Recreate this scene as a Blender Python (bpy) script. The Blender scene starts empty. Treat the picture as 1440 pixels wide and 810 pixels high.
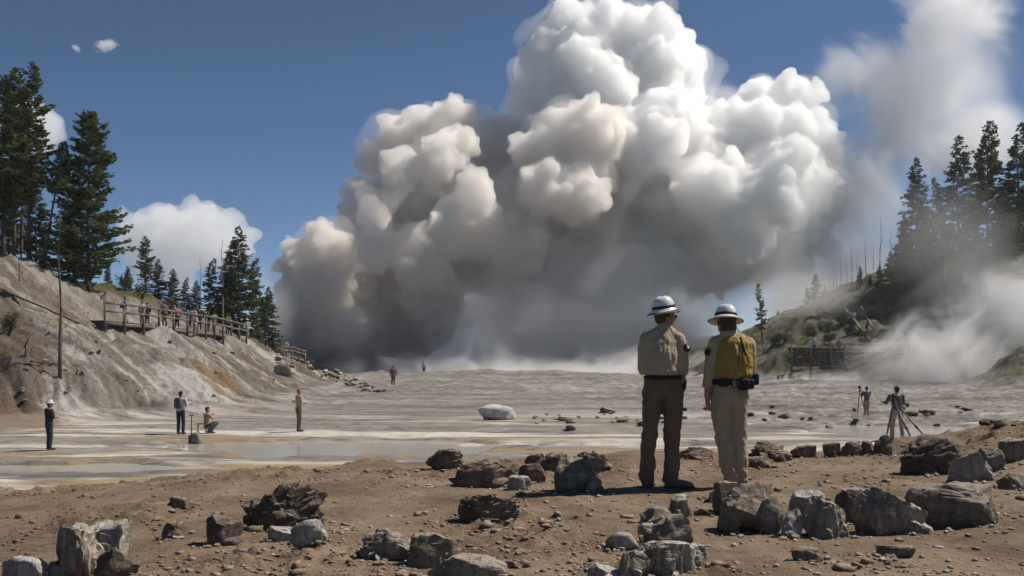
import bpy, bmesh, math, random, time
import numpy as np
from mathutils import Vector, Matrix, noise as mnoise
from mathutils.bvhtree import BVHTree

SC = bpy.context.scene
COL = SC.collection
R = math.radians

# ------------------------------------------------------------------ camera, sky, sun, exposure
CAM_Z = 1.28
cam_data = bpy.data.cameras.new("camera")
cam_data.lens = 35.0
cam_data.sensor_width = 36.0
cam_data.shift_y = 95.0 / 1440.0
cam_data.clip_start = 0.1
cam_data.clip_end = 20000.0
cam = bpy.data.objects.new("camera", cam_data)
cam.location = (0, 0, CAM_Z)
cam.rotation_euler = (R(90), 0, 0)
COL.objects.link(cam)
SC.camera = cam

SUN_EL, SUN_AZ = R(52.0), R(73.0)          # azimuth clockwise from +Y (the view direction)
world = bpy.data.worlds.new("World")
SC.world = world
world.use_nodes = True
wn, wl = world.node_tree.nodes, world.node_tree.links
wn.clear()
w_out = wn.new("ShaderNodeOutputWorld")
w_bg = wn.new("ShaderNodeBackground")
w_sky = wn.new("ShaderNodeTexSky")
w_sky.sky_type = 'NISHITA'
w_sky.sun_disc = False
w_sky.sun_elevation = SUN_EL
w_sky.sun_rotation = SUN_AZ
w_sky.altitude = 3000.0
w_sky.air_density = 0.6
w_sky.dust_density = 0.0
w_sky.ozone_density = 3.0
w_bg.inputs["Strength"].default_value = 0.076
w_tint = wn.new("ShaderNodeMix")
w_tint.data_type = 'RGBA'
w_tint.blend_type = 'MULTIPLY'
w_tint.inputs[0].default_value = 1.0
w_tint.inputs[7].default_value = (0.74, 0.97, 1.02, 1.0)
wl.new(w_sky.outputs["Color"], w_tint.inputs[6])
wl.new(w_tint.outputs[2], w_bg.inputs["Color"])
wl.new(w_bg.outputs["Background"], w_out.inputs["Surface"])

sun_data = bpy.data.lights.new("sun", 'SUN')
sun_data.energy = 5.0
sun_data.angle = R(0.53)
sun_data.color = (1.0, 0.93, 0.83)
sun = bpy.data.objects.new("sun", sun_data)
sun_dir = Vector((math.sin(SUN_AZ) * math.cos(SUN_EL), math.cos(SUN_AZ) * math.cos(SUN_EL), math.sin(SUN_EL)))
sun.rotation_euler = sun_dir.to_track_quat('Z', 'Y').to_euler()
sun.location = (60, 40, 120)
COL.objects.link(sun)

vs = SC.view_settings
vs.view_transform = 'Standard'
vs.look = 'None'
vs.exposure = 0.18
vs.gamma = 1.0
vs.use_curve_mapping = False

cy = SC.cycles
cy.use_denoising = True
cy.max_bounces = 26
cy.diffuse_bounces = 3
cy.glossy_bounces = 2
cy.transmission_bounces = 3
cy.volume_bounces = 24
cy.transparent_max_bounces = 48
cy.volume_step_rate = 2.0
cy.volume_max_steps = 64
cy.use_adaptive_sampling = True
cy.adaptive_threshold = 0.05
cy.sample_clamp_indirect = 4.0

# ------------------------------------------------------------------ helpers
def at(px, py, Y):
    """World point seen at photo pixel (px, py) at distance Y."""
    return Vector(((px - 720.0) / 1400.0 * Y, Y, CAM_Z - (py - 500.0) / 1400.0 * Y))


def link(name, mesh, mat=None, parent=None, loc=None, smooth=True):
    o = bpy.data.objects.new(name, mesh)
    COL.objects.link(o)
    if mat is not None and not mesh.materials:
        mesh.materials.append(mat)
    if parent is not None:
        o.parent = parent
    if loc is not None:
        o.location = loc
    if smooth and len(mesh.polygons):
        mesh.polygons.foreach_set("use_smooth", np.ones(len(mesh.polygons), dtype=bool))
    return o


def tag(o, label=None, cat=None, group=None, kind=None):
    if label: o["label"] = label
    if cat: o["category"] = cat
    if group: o["group"] = group
    if kind: o["kind"] = kind
    return o


def empty(name, loc, rz=0.0):
    o = bpy.data.objects.new(name, None)
    o.empty_display_size = 0.2
    COL.objects.link(o)
    o.location = loc
    o.rotation_euler = (0, 0, rz)
    return o


def np_mesh(name, V, F):
    """Mesh from numpy arrays; F is (n,3) or (n,4)."""
    V = np.asarray(V, dtype=np.float32)
    F = np.asarray(F, dtype=np.int32)
    m = bpy.data.meshes.new(name)
    m.vertices.add(len(V))
    m.vertices.foreach_set("co", V.ravel())
    k = F.shape[1]
    m.loops.add(F.size)
    m.loops.foreach_set("vertex_index", F.ravel())
    m.polygons.add(len(F))
    m.polygons.foreach_set("loop_start", np.arange(len(F), dtype=np.int32) * k)
    m.polygons.foreach_set("loop_total", np.full(len(F), k, dtype=np.int32))
    m.update(calc_edges=True)
    m.validate()
    return m


def get_vf(m):
    V = np.empty(len(m.vertices) * 3, dtype=np.float32)
    m.vertices.foreach_get("co", V)
    return V.reshape(-1, 3)


def set_v(m, V):
    m.vertices.foreach_set("co", np.asarray(V, dtype=np.float32).ravel())
    m.update()


def get_n(m):
    N = np.empty(len(m.vertices) * 3, dtype=np.float32)
    m.vertex_normals.foreach_get("vector", N)
    return N.reshape(-1, 3)


def ico(sub):
    bm = bmesh.new()
    bmesh.ops.create_icosphere(bm, subdivisions=sub, radius=1.0)
    V = np.array([v.co[:] for v in bm.verts], dtype=np.float32)
    F = np.array([[v.index for v in f.verts] for f in bm.faces], dtype=np.int32)
    bm.free()
    return V, F


ICO1, ICO2, ICO3 = ico(1), ico(2), ico(3)


def spheres_vf(cen, rad, base):
    """Many spheres as one soup. rad is (n,) or (n,3)."""
    V0, F0 = base
    cen = np.asarray(cen, dtype=np.float32)
    rad = np.asarray(rad, dtype=np.float32)
    if rad.ndim == 1:
        rad = np.repeat(rad[:, None], 3, axis=1)
    n = len(cen)
    V = (V0[None] * rad[:, None, :] + cen[:, None, :]).reshape(-1, 3)
    F = (F0[None] + (np.arange(n) * len(V0))[:, None, None]).reshape(-1, 3)
    return V, F


_tex = {}
def legacy_tex(kind, size, depth=3, **kw):
    key = (kind, size, depth, tuple(sorted(kw.items())))
    if key not in _tex:
        t = bpy.data.textures.new("relief", kind)
        t.noise_scale = size
        if hasattr(t, "noise_depth"):
            t.noise_depth = depth
        for k, v in kw.items():
            setattr(t, k, v)
        _tex[key] = t
    return _tex[key]


def remeshed(name, V, F, voxel, smooth=0, displace=(), decimate=None, smooth_f=0.5, again=False):
    """Union of a triangle soup: voxel remesh, smoothing, then displacements [(texture, strength, mid)]."""
    m = np_mesh("soup", V, F)
    o = bpy.data.objects.new("soup", m)
    COL.objects.link(o)
    r = o.modifiers.new("r", 'REMESH')
    r.mode = 'VOXEL'
    r.voxel_size = voxel
    if smooth:
        s = o.modifiers.new("s", 'SMOOTH')
        s.iterations = smooth
        s.factor = smooth_f
    for t, st, mid in displace:
        d = o.modifiers.new("d", 'DISPLACE')
        d.texture = t
        d.texture_coords = 'LOCAL'
        d.strength = st
        d.mid_level = mid
    if again:
        r = o.modifiers.new("r2", 'REMESH')
        r.mode = 'VOXEL'
        r.voxel_size = voxel
    if decimate:
        d = o.modifiers.new("dec", 'DECIMATE')
        d.ratio = decimate
    dg = bpy.context.evaluated_depsgraph_get()
    out = bpy.data.meshes.new_from_object(o.evaluated_get(dg))
    bpy.data.objects.remove(o)
    bpy.data.meshes.remove(m)
    out.name = name
    return out


def main_shell(m, share=.02):
    """Drop the small closed voids and crumbs that a fused skin leaves behind."""
    E = np.empty(len(m.edges) * 2, dtype=np.int32)
    m.edges.foreach_get("vertices", E)
    E = E.reshape(-1, 2)
    lab = np.arange(len(m.vertices))
    while True:
        lo = np.minimum(lab[E[:, 0]], lab[E[:, 1]])
        new = lab.copy()
        np.minimum.at(new, E[:, 0], lo); np.minimum.at(new, E[:, 1], lo)
        new = new[new]; new = new[new]
        if (new == lab).all(): break
        lab = new
    cnt = np.bincount(lab, minlength=len(lab))
    keep = cnt[lab] > share * len(lab)
    n = len(m.polygons)
    Fq = np.empty(len(m.loops), dtype=np.int32)
    m.loops.foreach_get("vertex_index", Fq)
    tot = np.empty(n, dtype=np.int32); m.polygons.foreach_get("loop_total", tot)
    if (tot != 4).any():
        return m
    Fq = Fq.reshape(-1, 4)
    Fq = Fq[keep[Fq[:, 0]]]
    idx = np.cumsum(keep) - 1
    out = np_mesh(m.name, get_vf(m)[keep], idx[Fq])
    bpy.data.meshes.remove(m)
    return out


class NT:
    """Small shader-node builder."""
    def __init__(self, name):
        self.m = bpy.data.materials.new(name)
        self.m.use_nodes = True
        self.t = self.m.node_tree
        self.t.nodes.clear()
        self.out = self.t.nodes.new("ShaderNodeOutputMaterial")

    def n(self, typ, ins=None, **props):
        nd = self.t.nodes.new(typ)
        for k, v in props.items():
            setattr(nd, k, v)
        for k, v in (ins or {}).items():
            s = nd.inputs[k]
            if isinstance(v, bpy.types.NodeSocket):
                self.t.links.new(v, s)
            else:
                s.default_value = v
        return nd

    def l(self, a, b):
        self.t.links.new(a, b)

    def geo(self):
        return self.n("ShaderNodeNewGeometry").outputs["Position"]

    def obj(self):
        return self.n("ShaderNodeTexCoord").outputs["Object"]

    def math(self, op, a, b=0.0, clamp=False):
        return self.n("ShaderNodeMath", {0: a, 1: b}, operation=op, use_clamp=clamp).outputs[0]

    def noise(self, co, scale, detail=4.0, rough=0.55, dist=0.0, dims='3D'):
        return self.n("ShaderNodeTexNoise", {"Vector": co, "Scale": scale, "Detail": detail, "Roughness": rough, "Distortion": dist}, noise_dimensions=dims).outputs["Fac"]

    def ramp(self, fac, stops, interp='LINEAR'):
        nd = self.n("ShaderNodeValToRGB", {"Fac": fac})
        cr = nd.color_ramp
        cr.interpolation = interp
        while len(cr.elements) < len(stops):
            cr.elements.new(0.5)
        for e, (p, c) in zip(cr.elements, stops):
            e.position = p
            e.color = (*c, 1.0) if len(c) == 3 else c
        return nd.outputs["Color"]

    def step(self, fac, a, b):
        return self.n("ShaderNodeMapRange", {"Value": fac, "From Min": a, "From Max": b}, interpolation_type='SMOOTHSTEP').outputs["Result"]

    def mix(self, fac, a, b, blend='MIX'):
        nd = self.n("ShaderNodeMix", data_type='RGBA', blend_type=blend)
        for k, v in ((0, fac), (6, a), (7, b)):
            if isinstance(v, bpy.types.NodeSocket):
                self.t.links.new(v, nd.inputs[k])
            else:
                nd.inputs[k].default_value = v if k == 0 else (*v, 1.0)
        return nd.outputs[2]

    def scale(self, co, s):
        return self.n("ShaderNodeVectorMath", {0: co, 1: s}, operation='MULTIPLY').outputs[0]

    def bump(self, h, strength, dist, normal=None):
        ins = {"Height": h, "Strength": strength, "Distance": dist}
        if normal is not None:
            ins["Normal"] = normal
        return self.n("ShaderNodeBump", ins).outputs["Normal"]

    def bsdf(self, color, rough=0.8, normal=None, spec=0.3, **kw):
        ins = {"Base Color": color if isinstance(color, bpy.types.NodeSocket) else (*color, 1.0), "Roughness": rough, "Specular IOR Level": spec}
        ins.update(kw)
        if normal is not None:
            ins["Normal"] = normal
        b = self.n("ShaderNodeBsdfPrincipled", ins)
        self.l(b.outputs[0], self.out.inputs["Surface"])
        return self.m

# ------------------------------------------------------------------ the eruption plume
def volume_mat(name, color, density, aniso=0.0):
    t = NT(name)
    v = t.n("ShaderNodeVolumePrincipled", {"Color": (*color, 1.0), "Density": density, "Anisotropy": aniso})
    t.l(v.outputs[0], t.out.inputs["Volume"])
    return t.m


def billow_mesh(name, guides, seed, voxel, kids=26, grand=9, bump=(), great=5):
    """Cauliflower mass: guide balls, smaller balls on them, smaller ones on those, fused into one skin."""
    rng = np.random.default_rng(seed)
    cen, rad = [], []
    for (c, r) in guides:
        cen.append(np.array(c)); rad.append(r)
        n1 = rng.normal(size=(kids, 3)); n1 /= np.linalg.norm(n1, axis=1)[:, None]
        for d in n1:
            r1 = r * rng.uniform(.26, .54)
            c1 = np.array(c) + d * (r * rng.uniform(.78, 1.0))
            cen.append(c1); rad.append(r1)
            n2 = rng.normal(size=(grand, 3)); n2 /= np.linalg.norm(n2, axis=1)[:, None]
            n2 = n2[(n2 @ d) > -.2]
            for e in n2:
                r2 = r1 * rng.uniform(.24, .52)
                c2 = c1 + e * (r1 * rng.uniform(.75, .98))
                cen.append(c2); rad.append(r2)
                n3 = rng.normal(size=(great, 3)); n3 /= np.linalg.norm(n3, axis=1)[:, None]
                for h in n3[(n3 @ e) > 0]:
                    cen.append(c2 + h * r2 * .9); rad.append(r2 * rng.uniform(.3, .6))
    cen = np.array(cen); rad = np.array(rad)
    keep = rad > voxel * .9
    V, F = spheres_vf(cen[keep], rad[keep], ICO1)
    return main_shell(remeshed(name, V, F, voxel, 1, bump, again=True))


def guides_px(lst, Y0):
    out = []
    for g in lst:
        px, py, r = g[:3]
        Y = Y0 + (g[3] if len(g) > 3 else 0.0)
        out.append((tuple(at(px, py, Y)), r / 1400.0 * Y))
    return out


ASH = [(430,480,36,-6),(418,440,30,-6),(455,345,30,-8),(482,372,30,-8),(428,375,34,-8),(452,412,42,-10),(490,425,32,-8),(425,465,32,-8),(482,468,38,-12),(412,405,20,-6),
       (445,500,34,-4),(500,500,36,-2),(515,282,26,0),(500,305,24,0),(535,325,36,0),(545,372,48,0),(565,432,52,0),(520,452,46,0),(595,462,40,2),(605,418,40,0),(540,495,42,2),
       (560,190,27,4),(540,228,30,4),(592,205,40,4),(637,165,26,2),(660,192,30,2),(600,262,58,6),(655,255,58,4),(702,222,44,4),(690,275,58,6),(640,322,66,8),(722,335,72,10),
       (600,332,48,4),(740,242,26,-8),(752,268,28,-10),(720,290,34,-8),(823,196,46,-14),(782,182,28,-10),(800,230,50,-6),(760,190,26,-2),(820,250,56,-2),(770,300,60,0),(820,330,56,4)]
STEAM = [(800,42,36,4),(768,75,30,4),(848,38,32,6),(900,45,28,6),(945,55,26,8),(958,92,28,10),(880,92,64,6),(805,112,60,6),(915,130,62,8),(955,165,36,8),(880,185,80,8),(940,225,74,8),
         (850,265,84,10),(965,265,64,8),(1112,138,26,10),(1142,134,17,10),(1068,150,32,10),(1108,180,44,10),(1135,212,36,10),(1045,215,54,8),(1108,262,56,10),(1020,300,74,8),(1085,325,58,10),
         (945,315,80,12),(860,325,64,12),(1000,350,52,14),(1080,165,24,4),(1150,260,34,14),(1140,310,40,16),(760,120,34,8),(745,150,28,8)]
PY = 160.0
# lobes that push out of the main masses toward the open side
ASH += [(610,235,34,-14),(655,320,42,-20),(600,390,36,-14),(640,205,26,-12),(770,265,34,-20),(815,270,36,-18),(665,265,24,-22),(585,345,26,-14),(560,235,24,-12),(720,350,40,-14),(530,350,26,-14),(525,300,22,-10),(750,205,26,-14)]
STEAM += [(850,120,34,-6),(905,190,44,-8),(820,75,26,-6),(940,150,28,-6),(1010,265,44,-8),(1085,275,36,-10),(1110,220,28,-8),(1125,175,26,-4),(1040,330,36,-6)]
steam_white = volume_mat("white_steam", (0.996, 0.996, 0.996), 0.9, 0.4)
steam_ash = volume_mat("ash_laden_steam", (0.979, 0.963, 0.945), 0.95, 0.4)
clump1 = legacy_tex('CLOUDS', 3.5, 4)
clump2 = legacy_tex('VORONOI', 1.6)
plume = empty("eruption_plume", at(455, 530, PY))
tag(plume, "towering billowing cloud of white steam and grey brown ash erupting beyond the flat", "steam plume")
pl_inv = Matrix.Translation(plume.location).inverted()


def plume_part(name, guides, mat, seed, voxel, kids, grand, bump):
    m = billow_mesh(name, guides, seed, voxel, kids, grand, bump)
    m.transform(pl_inv)
    return link(name, m, mat, plume)


clump3 = legacy_tex('CLOUDS', 1.5, 3)
bumps = ((clump1, 1.5, .5), (clump2, -.8, .5), (clump3, 1.4, .5))
steam_dust = volume_mat("brown_dusty_steam", (0.972, 0.950, 0.926), 0.9, 0.35)
plume_part("dust_column", guides_px(ASH[:11], PY), steam_dust, 6, 0.32, 30, 14, bumps)
plume_part("ash_column", guides_px(ASH[11:], PY), steam_ash, 3, 0.35, 26, 14, bumps)
plume_part("steam_tower", guides_px(STEAM, PY), steam_white, 4, 0.36, 26, 14, bumps)


plume_part("steam_halo", [(c, r * 1.10 + .5) for c, r in guides_px(ASH + STEAM, PY)], volume_mat("thin_steam_halo", (0.985, 0.98, 0.975), 0.075, 0.3), 8, 0.7, 16, 6, ((clump1, 3.2, .5), (legacy_tex('CLOUDS', 7.0, 3), 3.0, .5)))


def wisp_mat(name, color, density, scale, bite=1.0, core=.25, dist=0.6, stretch=(1, 1, 1), detail=6.0):
    """Thin steam, eaten away by noise: solid near the middle of its body, ragged towards the rim."""
    t = NT(name)
    r = t.n("ShaderNodeVectorMath", {0: t.obj()}, operation='LENGTH').outputs["Value"]
    fall = t.step(r, 1.0, core)
    n = t.noise(t.scale(t.geo(), stretch), scale, detail, 0.62, dist)
    e = t.math('ADD', t.math('MULTIPLY', t.math('SUBTRACT', n, .5), 3.2 * bite), t.math('MULTIPLY', fall, 1.25))
    d = t.math('MULTIPLY', t.math('MULTIPLY', t.step(e, .25, 1.35), t.step(r, 1.0, .75)), density)
    v = t.n("ShaderNodeVolumePrincipled", {"Color": (*color, 1.0), "Density": d, "Anisotropy": 0.2})
    t.l(v.outputs[0], t.out.inputs["Volume"])
    return t.m


def wisp(name, a, b, r, mat, depth=None, parent=None):
    """A long ellipsoid of thin steam from a to b."""
    a, b = Vector(a), Vector(b)
    V, F = ICO3
    o = link(name, np_mesh(name, V * 1.0, F), mat, parent)
    ax = (b - a)
    q = ax.to_track_quat('X', 'Z')
    M = Matrix.LocRotScale((a + b) / 2, q, Vector((ax.length / 2, depth or r, r)))
    o.matrix_world = M if parent is None else pl_inv @ M
    if parent is not None:
        o.matrix_local = pl_inv @ M
    return o


veil_mat = wisp_mat("thin_steam", (0.985, 0.985, 0.99), 0.20, 0.065, 1.15, .1, 1.0)
for k, (x0, y0, x1, y1, r, Y, dp) in enumerate([(1060, 420, 1260, 130, 18, 174, 16), (1150, 240, 1420, 20, 17, 178, 14), (1260, 120, 1400, -80, 15, 180, 13), (1030, 470, 1330, 330, 15, 176, 12),
                                                (960, 125, 1080, 150, 7, 172, 6), (1250, 260, 1500, 130, 12, 184, 12), (1120, 160, 1240, 60, 8, 176, 7), (1000, 330, 1200, 200, 11, 152, 8)]):
    wisp("thin_veil", at(x0, y0, Y), at(x1, y1, Y), r, veil_mat, dp, plume)
soft_mat = wisp_mat("soft_white_steam", (0.985, 0.985, 0.99), 0.085, 0.05, .45, .1, .8)
for k, (x0, y0, x1, y1, r, Y, dp) in enumerate([(1040, 380, 1330, 250, 21, 182, 16), (1020, 470, 1300, 390, 14, 174, 10), (1040, 440, 1180, 400, 9, 168, 8), (780, 470, 1180, 430, 13, 150, 8), (1180, 180, 1480, 60, 18, 186, 14)]):
    wisp("soft_veil", at(x0, y0, Y), at(x1, y1, Y), r, soft_mat, dp, plume)
fill_mat = wisp_mat("still_steam", (0.985, 0.985, 0.99), 0.075, 0.05, .15, .1, .8)
for k, (x0, y0, x1, y1, r, Y, dp) in enumerate([(980, 400, 1260, 370, 17, 196, 10), (960, 440, 1230, 400, 11, 152, 7), (1150, 330, 1290, 220, 13, 198, 9)]):
    wisp("still_veil", at(x0, y0, Y), at(x1, y1, Y), r, fill_mat, dp, plume)
under_mat = wisp_mat("grey_under_steam", (0.988, 0.987, 0.988), 0.20, 0.09, .42, .2, .7)
for k, (x0, y0, x1, y1, r, Y, dp) in enumerate([(430, 450, 1180, 440, 17, 180, 16), (520, 500, 1140, 490, 13, 166, 14), (580, 395, 1090, 390, 10, 160, 14), (900, 400, 1190, 320, 11, 164, 12), (560, 500, 680, 410, 9, 158, 9), (590, 430, 800, 420, 10, 168, 10)]):
    wisp("under_veil", at(x0, y0, Y), at(x1, y1, Y), r, under_mat, dp, plume)

# steam that creeps over the ground
creep_mat = wisp_mat("creeping_steam", (0.985, 0.985, 0.99), 0.30, 0.15, 1.1, .1, 1.2, (1, 1, 1.2))
for (x0, y0, x1, y1, r, Y, dp) in [(390, 540, 820, 528, 5.5, 134, 9), (700, 535, 1150, 535, 6.0, 128, 8), (560, 530, 760, 480, 7.0, 140, 8), (470, 535, 1080, 530, 4.0, 124, 6), (1010, 550, 1300, 546, 2.2, 97, 5), (1150, 530, 1520, 500, 7.0, 99, 6), (1270, 480, 1600, 400, 8.0, 104, 6)]:
    o = wisp("drifting_steam", at(x0, y0, Y), at(x1, y1, Y), r, creep_mat, dp)
    tag(o, kind="stuff")
hill_mat = wisp_mat("hillside_steam", (0.985, 0.985, 0.99), 0.05, 0.07, .9, .1, .8)
for (x0, y0, x1, y1, r, Y, dp) in [(1080, 440, 1250, 400, 6, 122, 6), (1190, 420, 1480, 270, 12, 106, 7), (1000, 460, 1260, 400, 9, 128, 10), (330, 430, 430, 420, 7, 100, 6)]:
    o = wisp("drifting_steam", at(x0, y0, Y), at(x1, y1, Y), r, hill_mat, dp)
    tag(o, kind="stuff")

# fair weather clouds far behind the left ridge
cloud_mat = volume_mat("cloud_vapour", (0.995, 0.995, 0.995), 0.032, 0.3)
puff_mat = volume_mat("small_cloud_vapour", (0.99, 0.99, 0.99), 0.05, 0.2)
cl_bump = (legacy_tex('CLOUDS', 40.0, 5), 30.0, .5)
cl_small = (legacy_tex('CLOUDS', 10.0, 5), 9.0, .5)
CY = 1600.0
for lab, gs, vx in (("broad bank of white cumulus low behind the left boardwalk firs", [(190, 335, 30), (225, 325, 36), (262, 318, 34), (300, 325, 32), (335, 338, 22), (357, 329, 11), (210, 360, 30), (260, 362, 34), (310, 358, 28), (172, 304, 13), (285, 300, 16)], 4.0),
                    ("white cloud half hidden by the tall pines at the left edge", [(50, 168, 26), (70, 180, 18), (36, 190, 30), (14, 175, 26), (58, 200, 18)], 4.0)):
    m = billow_mesh("cloud", guides_px(gs, CY), len(gs), vx, 26, 9, (cl_bump,))
    c = m.vertices[0].co.copy()
    m.transform(Matrix.Translation(-c))
    tag(link("cloud", m, cloud_mat, None, c), lab, "cloud")

puff_mat = wisp_mat("small_cloud_wisps", (0.99, 0.99, 0.99), 0.16, 0.050, 1.2, .1, .6)
tag(wisp("cloud", at(129, 66, CY), at(172, 62, CY), 17.0, puff_mat, 14.0), "tiny lone white cloud high in the sky above the big broad pine", "cloud")
tag(wisp("cloud", at(96, 66, CY), at(120, 72, CY), 10.0, puff_mat, 10.0), "faint scrap of cloud left of the tiny lone white cloud", "cloud")

# thin summer haze over the whole basin
hx, hy0, hy1, hz0, hz1 = 11800.0, -40.0, 5200.0, -4.0, 96.0
hb = np_mesh("haze", [(-hx, hy0, hz0), (hx, hy0, hz0), (hx, hy1, hz0), (-hx, hy1, hz0), (-hx, hy0, hz1), (hx, hy0, hz1), (hx, hy1, hz1), (-hx, hy1, hz1)],
             [(0, 3, 2, 1), (4, 5, 6, 7), (0, 1, 5, 4), (1, 2, 6, 5), (2, 3, 7, 6), (3, 0, 4, 7)])
haze = link("haze", hb, volume_mat("basin_haze", (0.96, 0.98, 1.0), 0.0002, 0.3), smooth=False)
tag(haze, kind="stuff")

# ------------------------------------------------------------------ ground
def _hash(ix, iy, seed):
    h = (ix.astype(np.int64) * 374761393 + iy.astype(np.int64) * 668265263 + seed * 974634777) & 0xffffffff
    h = ((h ^ (h >> 13)) * 1274126177) & 0xffffffff
    h = h ^ (h >> 16)
    return (h & 0xffffff).astype(np.float64) / 0xffffff


def vnoise(x, y, seed=0):
    ix, iy = np.floor(x), np.floor(y)
    fx, fy = x - ix, y - iy
    u = fx * fx * fx * (fx * (fx * 6 - 15) + 10)
    v = fy * fy * fy * (fy * (fy * 6 - 15) + 10)
    a = _hash(ix, iy, seed); b = _hash(ix + 1, iy, seed)
    c = _hash(ix, iy + 1, seed); d = _hash(ix + 1, iy + 1, seed)
    return (a + (b - a) * u) * (1 - v) + (c + (d - c) * u) * v


def fbm(x, y, octs, seed=0, gain=.5, ridged=False):
    s = 0.0; amp = 1.0; tot = 0.0
    for k in range(octs):
        n = vnoise(x, y, seed + k * 17)
        if ridged:
            n = 1 - np.abs(2 * n - 1)
        s = s + n * amp; tot += amp
        ca, sa = .8, .6
        x, y = (x * ca - y * sa) * 2.03 + 7.1, (x * sa + y * ca) * 2.03 + 3.7
        amp *= gain
    return s / tot


def sstep(a, b, x):
    t = np.clip((x - a) / (b - a), 0, 1)
    return t * t * (3 - 2 * t)


PLAIN = -1.85


class Rbf:
    def __init__(self, pts):
        self.p = np.array([p[:2] for p in pts]); z = np.array([p[2] for p in pts])
        A = self.k(self.p[:, None, :] - self.p[None])
        n = len(pts)
        Q = np.hstack([np.ones((n, 1)), self.p])
        M = np.block([[A + np.eye(n) * .15, Q], [Q.T, np.zeros((3, 3))]])
        self.w = np.linalg.solve(M, np.concatenate([z, np.zeros(3)]))

    def k(self, d):
        return -np.sqrt((d ** 2).sum(-1) + 4.0)

    def __call__(self, x, y):
        sh = x.shape
        q = np.stack([x.ravel(), y.ravel()], 1)
        out = np.empty(len(q))
        n = len(self.p)
        for i in range(0, len(q), 50000):
            b = q[i:i + 50000]
            out[i:i + 50000] = self.k(b[:, None, :] - self.p[None]) @ self.w[:n] + self.w[n] + b @ self.w[n + 1:]
        return out.reshape(sh)


def pxz(px, py, Y):
    v = at(px, py, Y)
    return (v.x, v.y, v.z - PLAIN)


LEFT = Rbf([pxz(*p) for p in [(0,450,54),(0,338,70),(0,395,62),(86,515,50),(86,450,57),(86,375,72),(40,480,51),(150,548,50),(200,545,52),(200,478,60),(200,452,68),(205,398,82),
                              (130,392,76),(130,452,63),(250,530,56),(300,525,59),(300,478,71),(300,466,80),(340,470,90),(350,550,62),(400,540,72),(380,515,80),(400,497,95),(450,517,110),(470,535,100)]]
           + [(-30,38,-.3),(-25.5,41,0),(-22.5,44.5,0),(-19,48,0),(-15.4,52,0),(-14,70,0),(-12,88,0),(-14,105,.2),(-18,125,.4),(-8,60,-.4),(-6,90,-.2),(-20,36,-.6),(-40,34,-.2),(-60,30,1.5),
              (-45,48,6),(-62,58,12),(-48,85,11.5),(-60,105,12),(-40,100,6.0),(-34,120,4.0),(-75,80,15),(-40,70,10.3),(-10,40,-.6),(-28,140,1.5),(-45,130,5)])
RIGHT = Rbf([pxz(*p) for p in [(1190,418,130),(1240,385,138),(1300,362,142),(1440,345,135),(1440,432,110),(1440,490,97),(1130,447,126),(1062,476,126),(1120,489,109),(1230,489,109),(1310,489,109),
                               (1180,470,116),(1250,450,119),(1340,430,118),(1340,480,106),(1390,450,108)]]
            + [(26,112,0.2),(33,105.5,0),(40,103.5,0),(47,100,0),(55,90,0),(62,78,.2),(72,66,.3),(20,118,-.2),(15,130,-.2),(20,145,.4),(40,85,-.5),(30,90,-.5),(10,110,-.4),(95,90,16),(85,130,19),
               (60,165,11),(45,175,7),(30,170,3),(70,110,11.5),(52,104,.8),(110,110,20),(80,75,4)])
_bx = np.array([-9.0, -5.9, -2.0, 1.2, 3.0, 4.7, 5.4, 6.3, 9.0])
_bz = np.array([-.50, -.36, -.04, .00, .02, .05, .17, .36, .60])


def masks(x, y):
    """Foreground soil, left slope, right slope."""
    wob = (fbm(x * .35, y * .35, 3, 5) - .5) * 2.0
    crest = 12.2 + wob
    bank = 1 - sstep(0, 7.0, y - crest)
    lz = np.maximum(LEFT(x, y), 0) * sstep(-6, -12, x) * sstep(230, 150, y)
    rz = np.maximum(RIGHT(x, y), 0) * sstep(14, 22, x) * sstep(260, 190, y)
    return bank, crest, lz, rz


def basin(x, y):
    """Shallow pools on the flat: how far the ground dips."""
    b = np.zeros_like(x)
    for cx, cyy, rx, ry in [(-6.5, 35.0, 7.5, 3.3), (-13.0, 28.5, 5.0, 1.6), (17.2, 43.0, 5.5, 4.0), (4.5, 35.5, 5, 1.0)]:
        q = np.sqrt(((x - cx) / rx) ** 2 + ((y - cyy) / ry) ** 2) + (fbm(x * .5, y * 1.1, 3, 91) - .5) * .9
        b = np.maximum(b, 1 - sstep(.6, 1.15, q))
    return b


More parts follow.
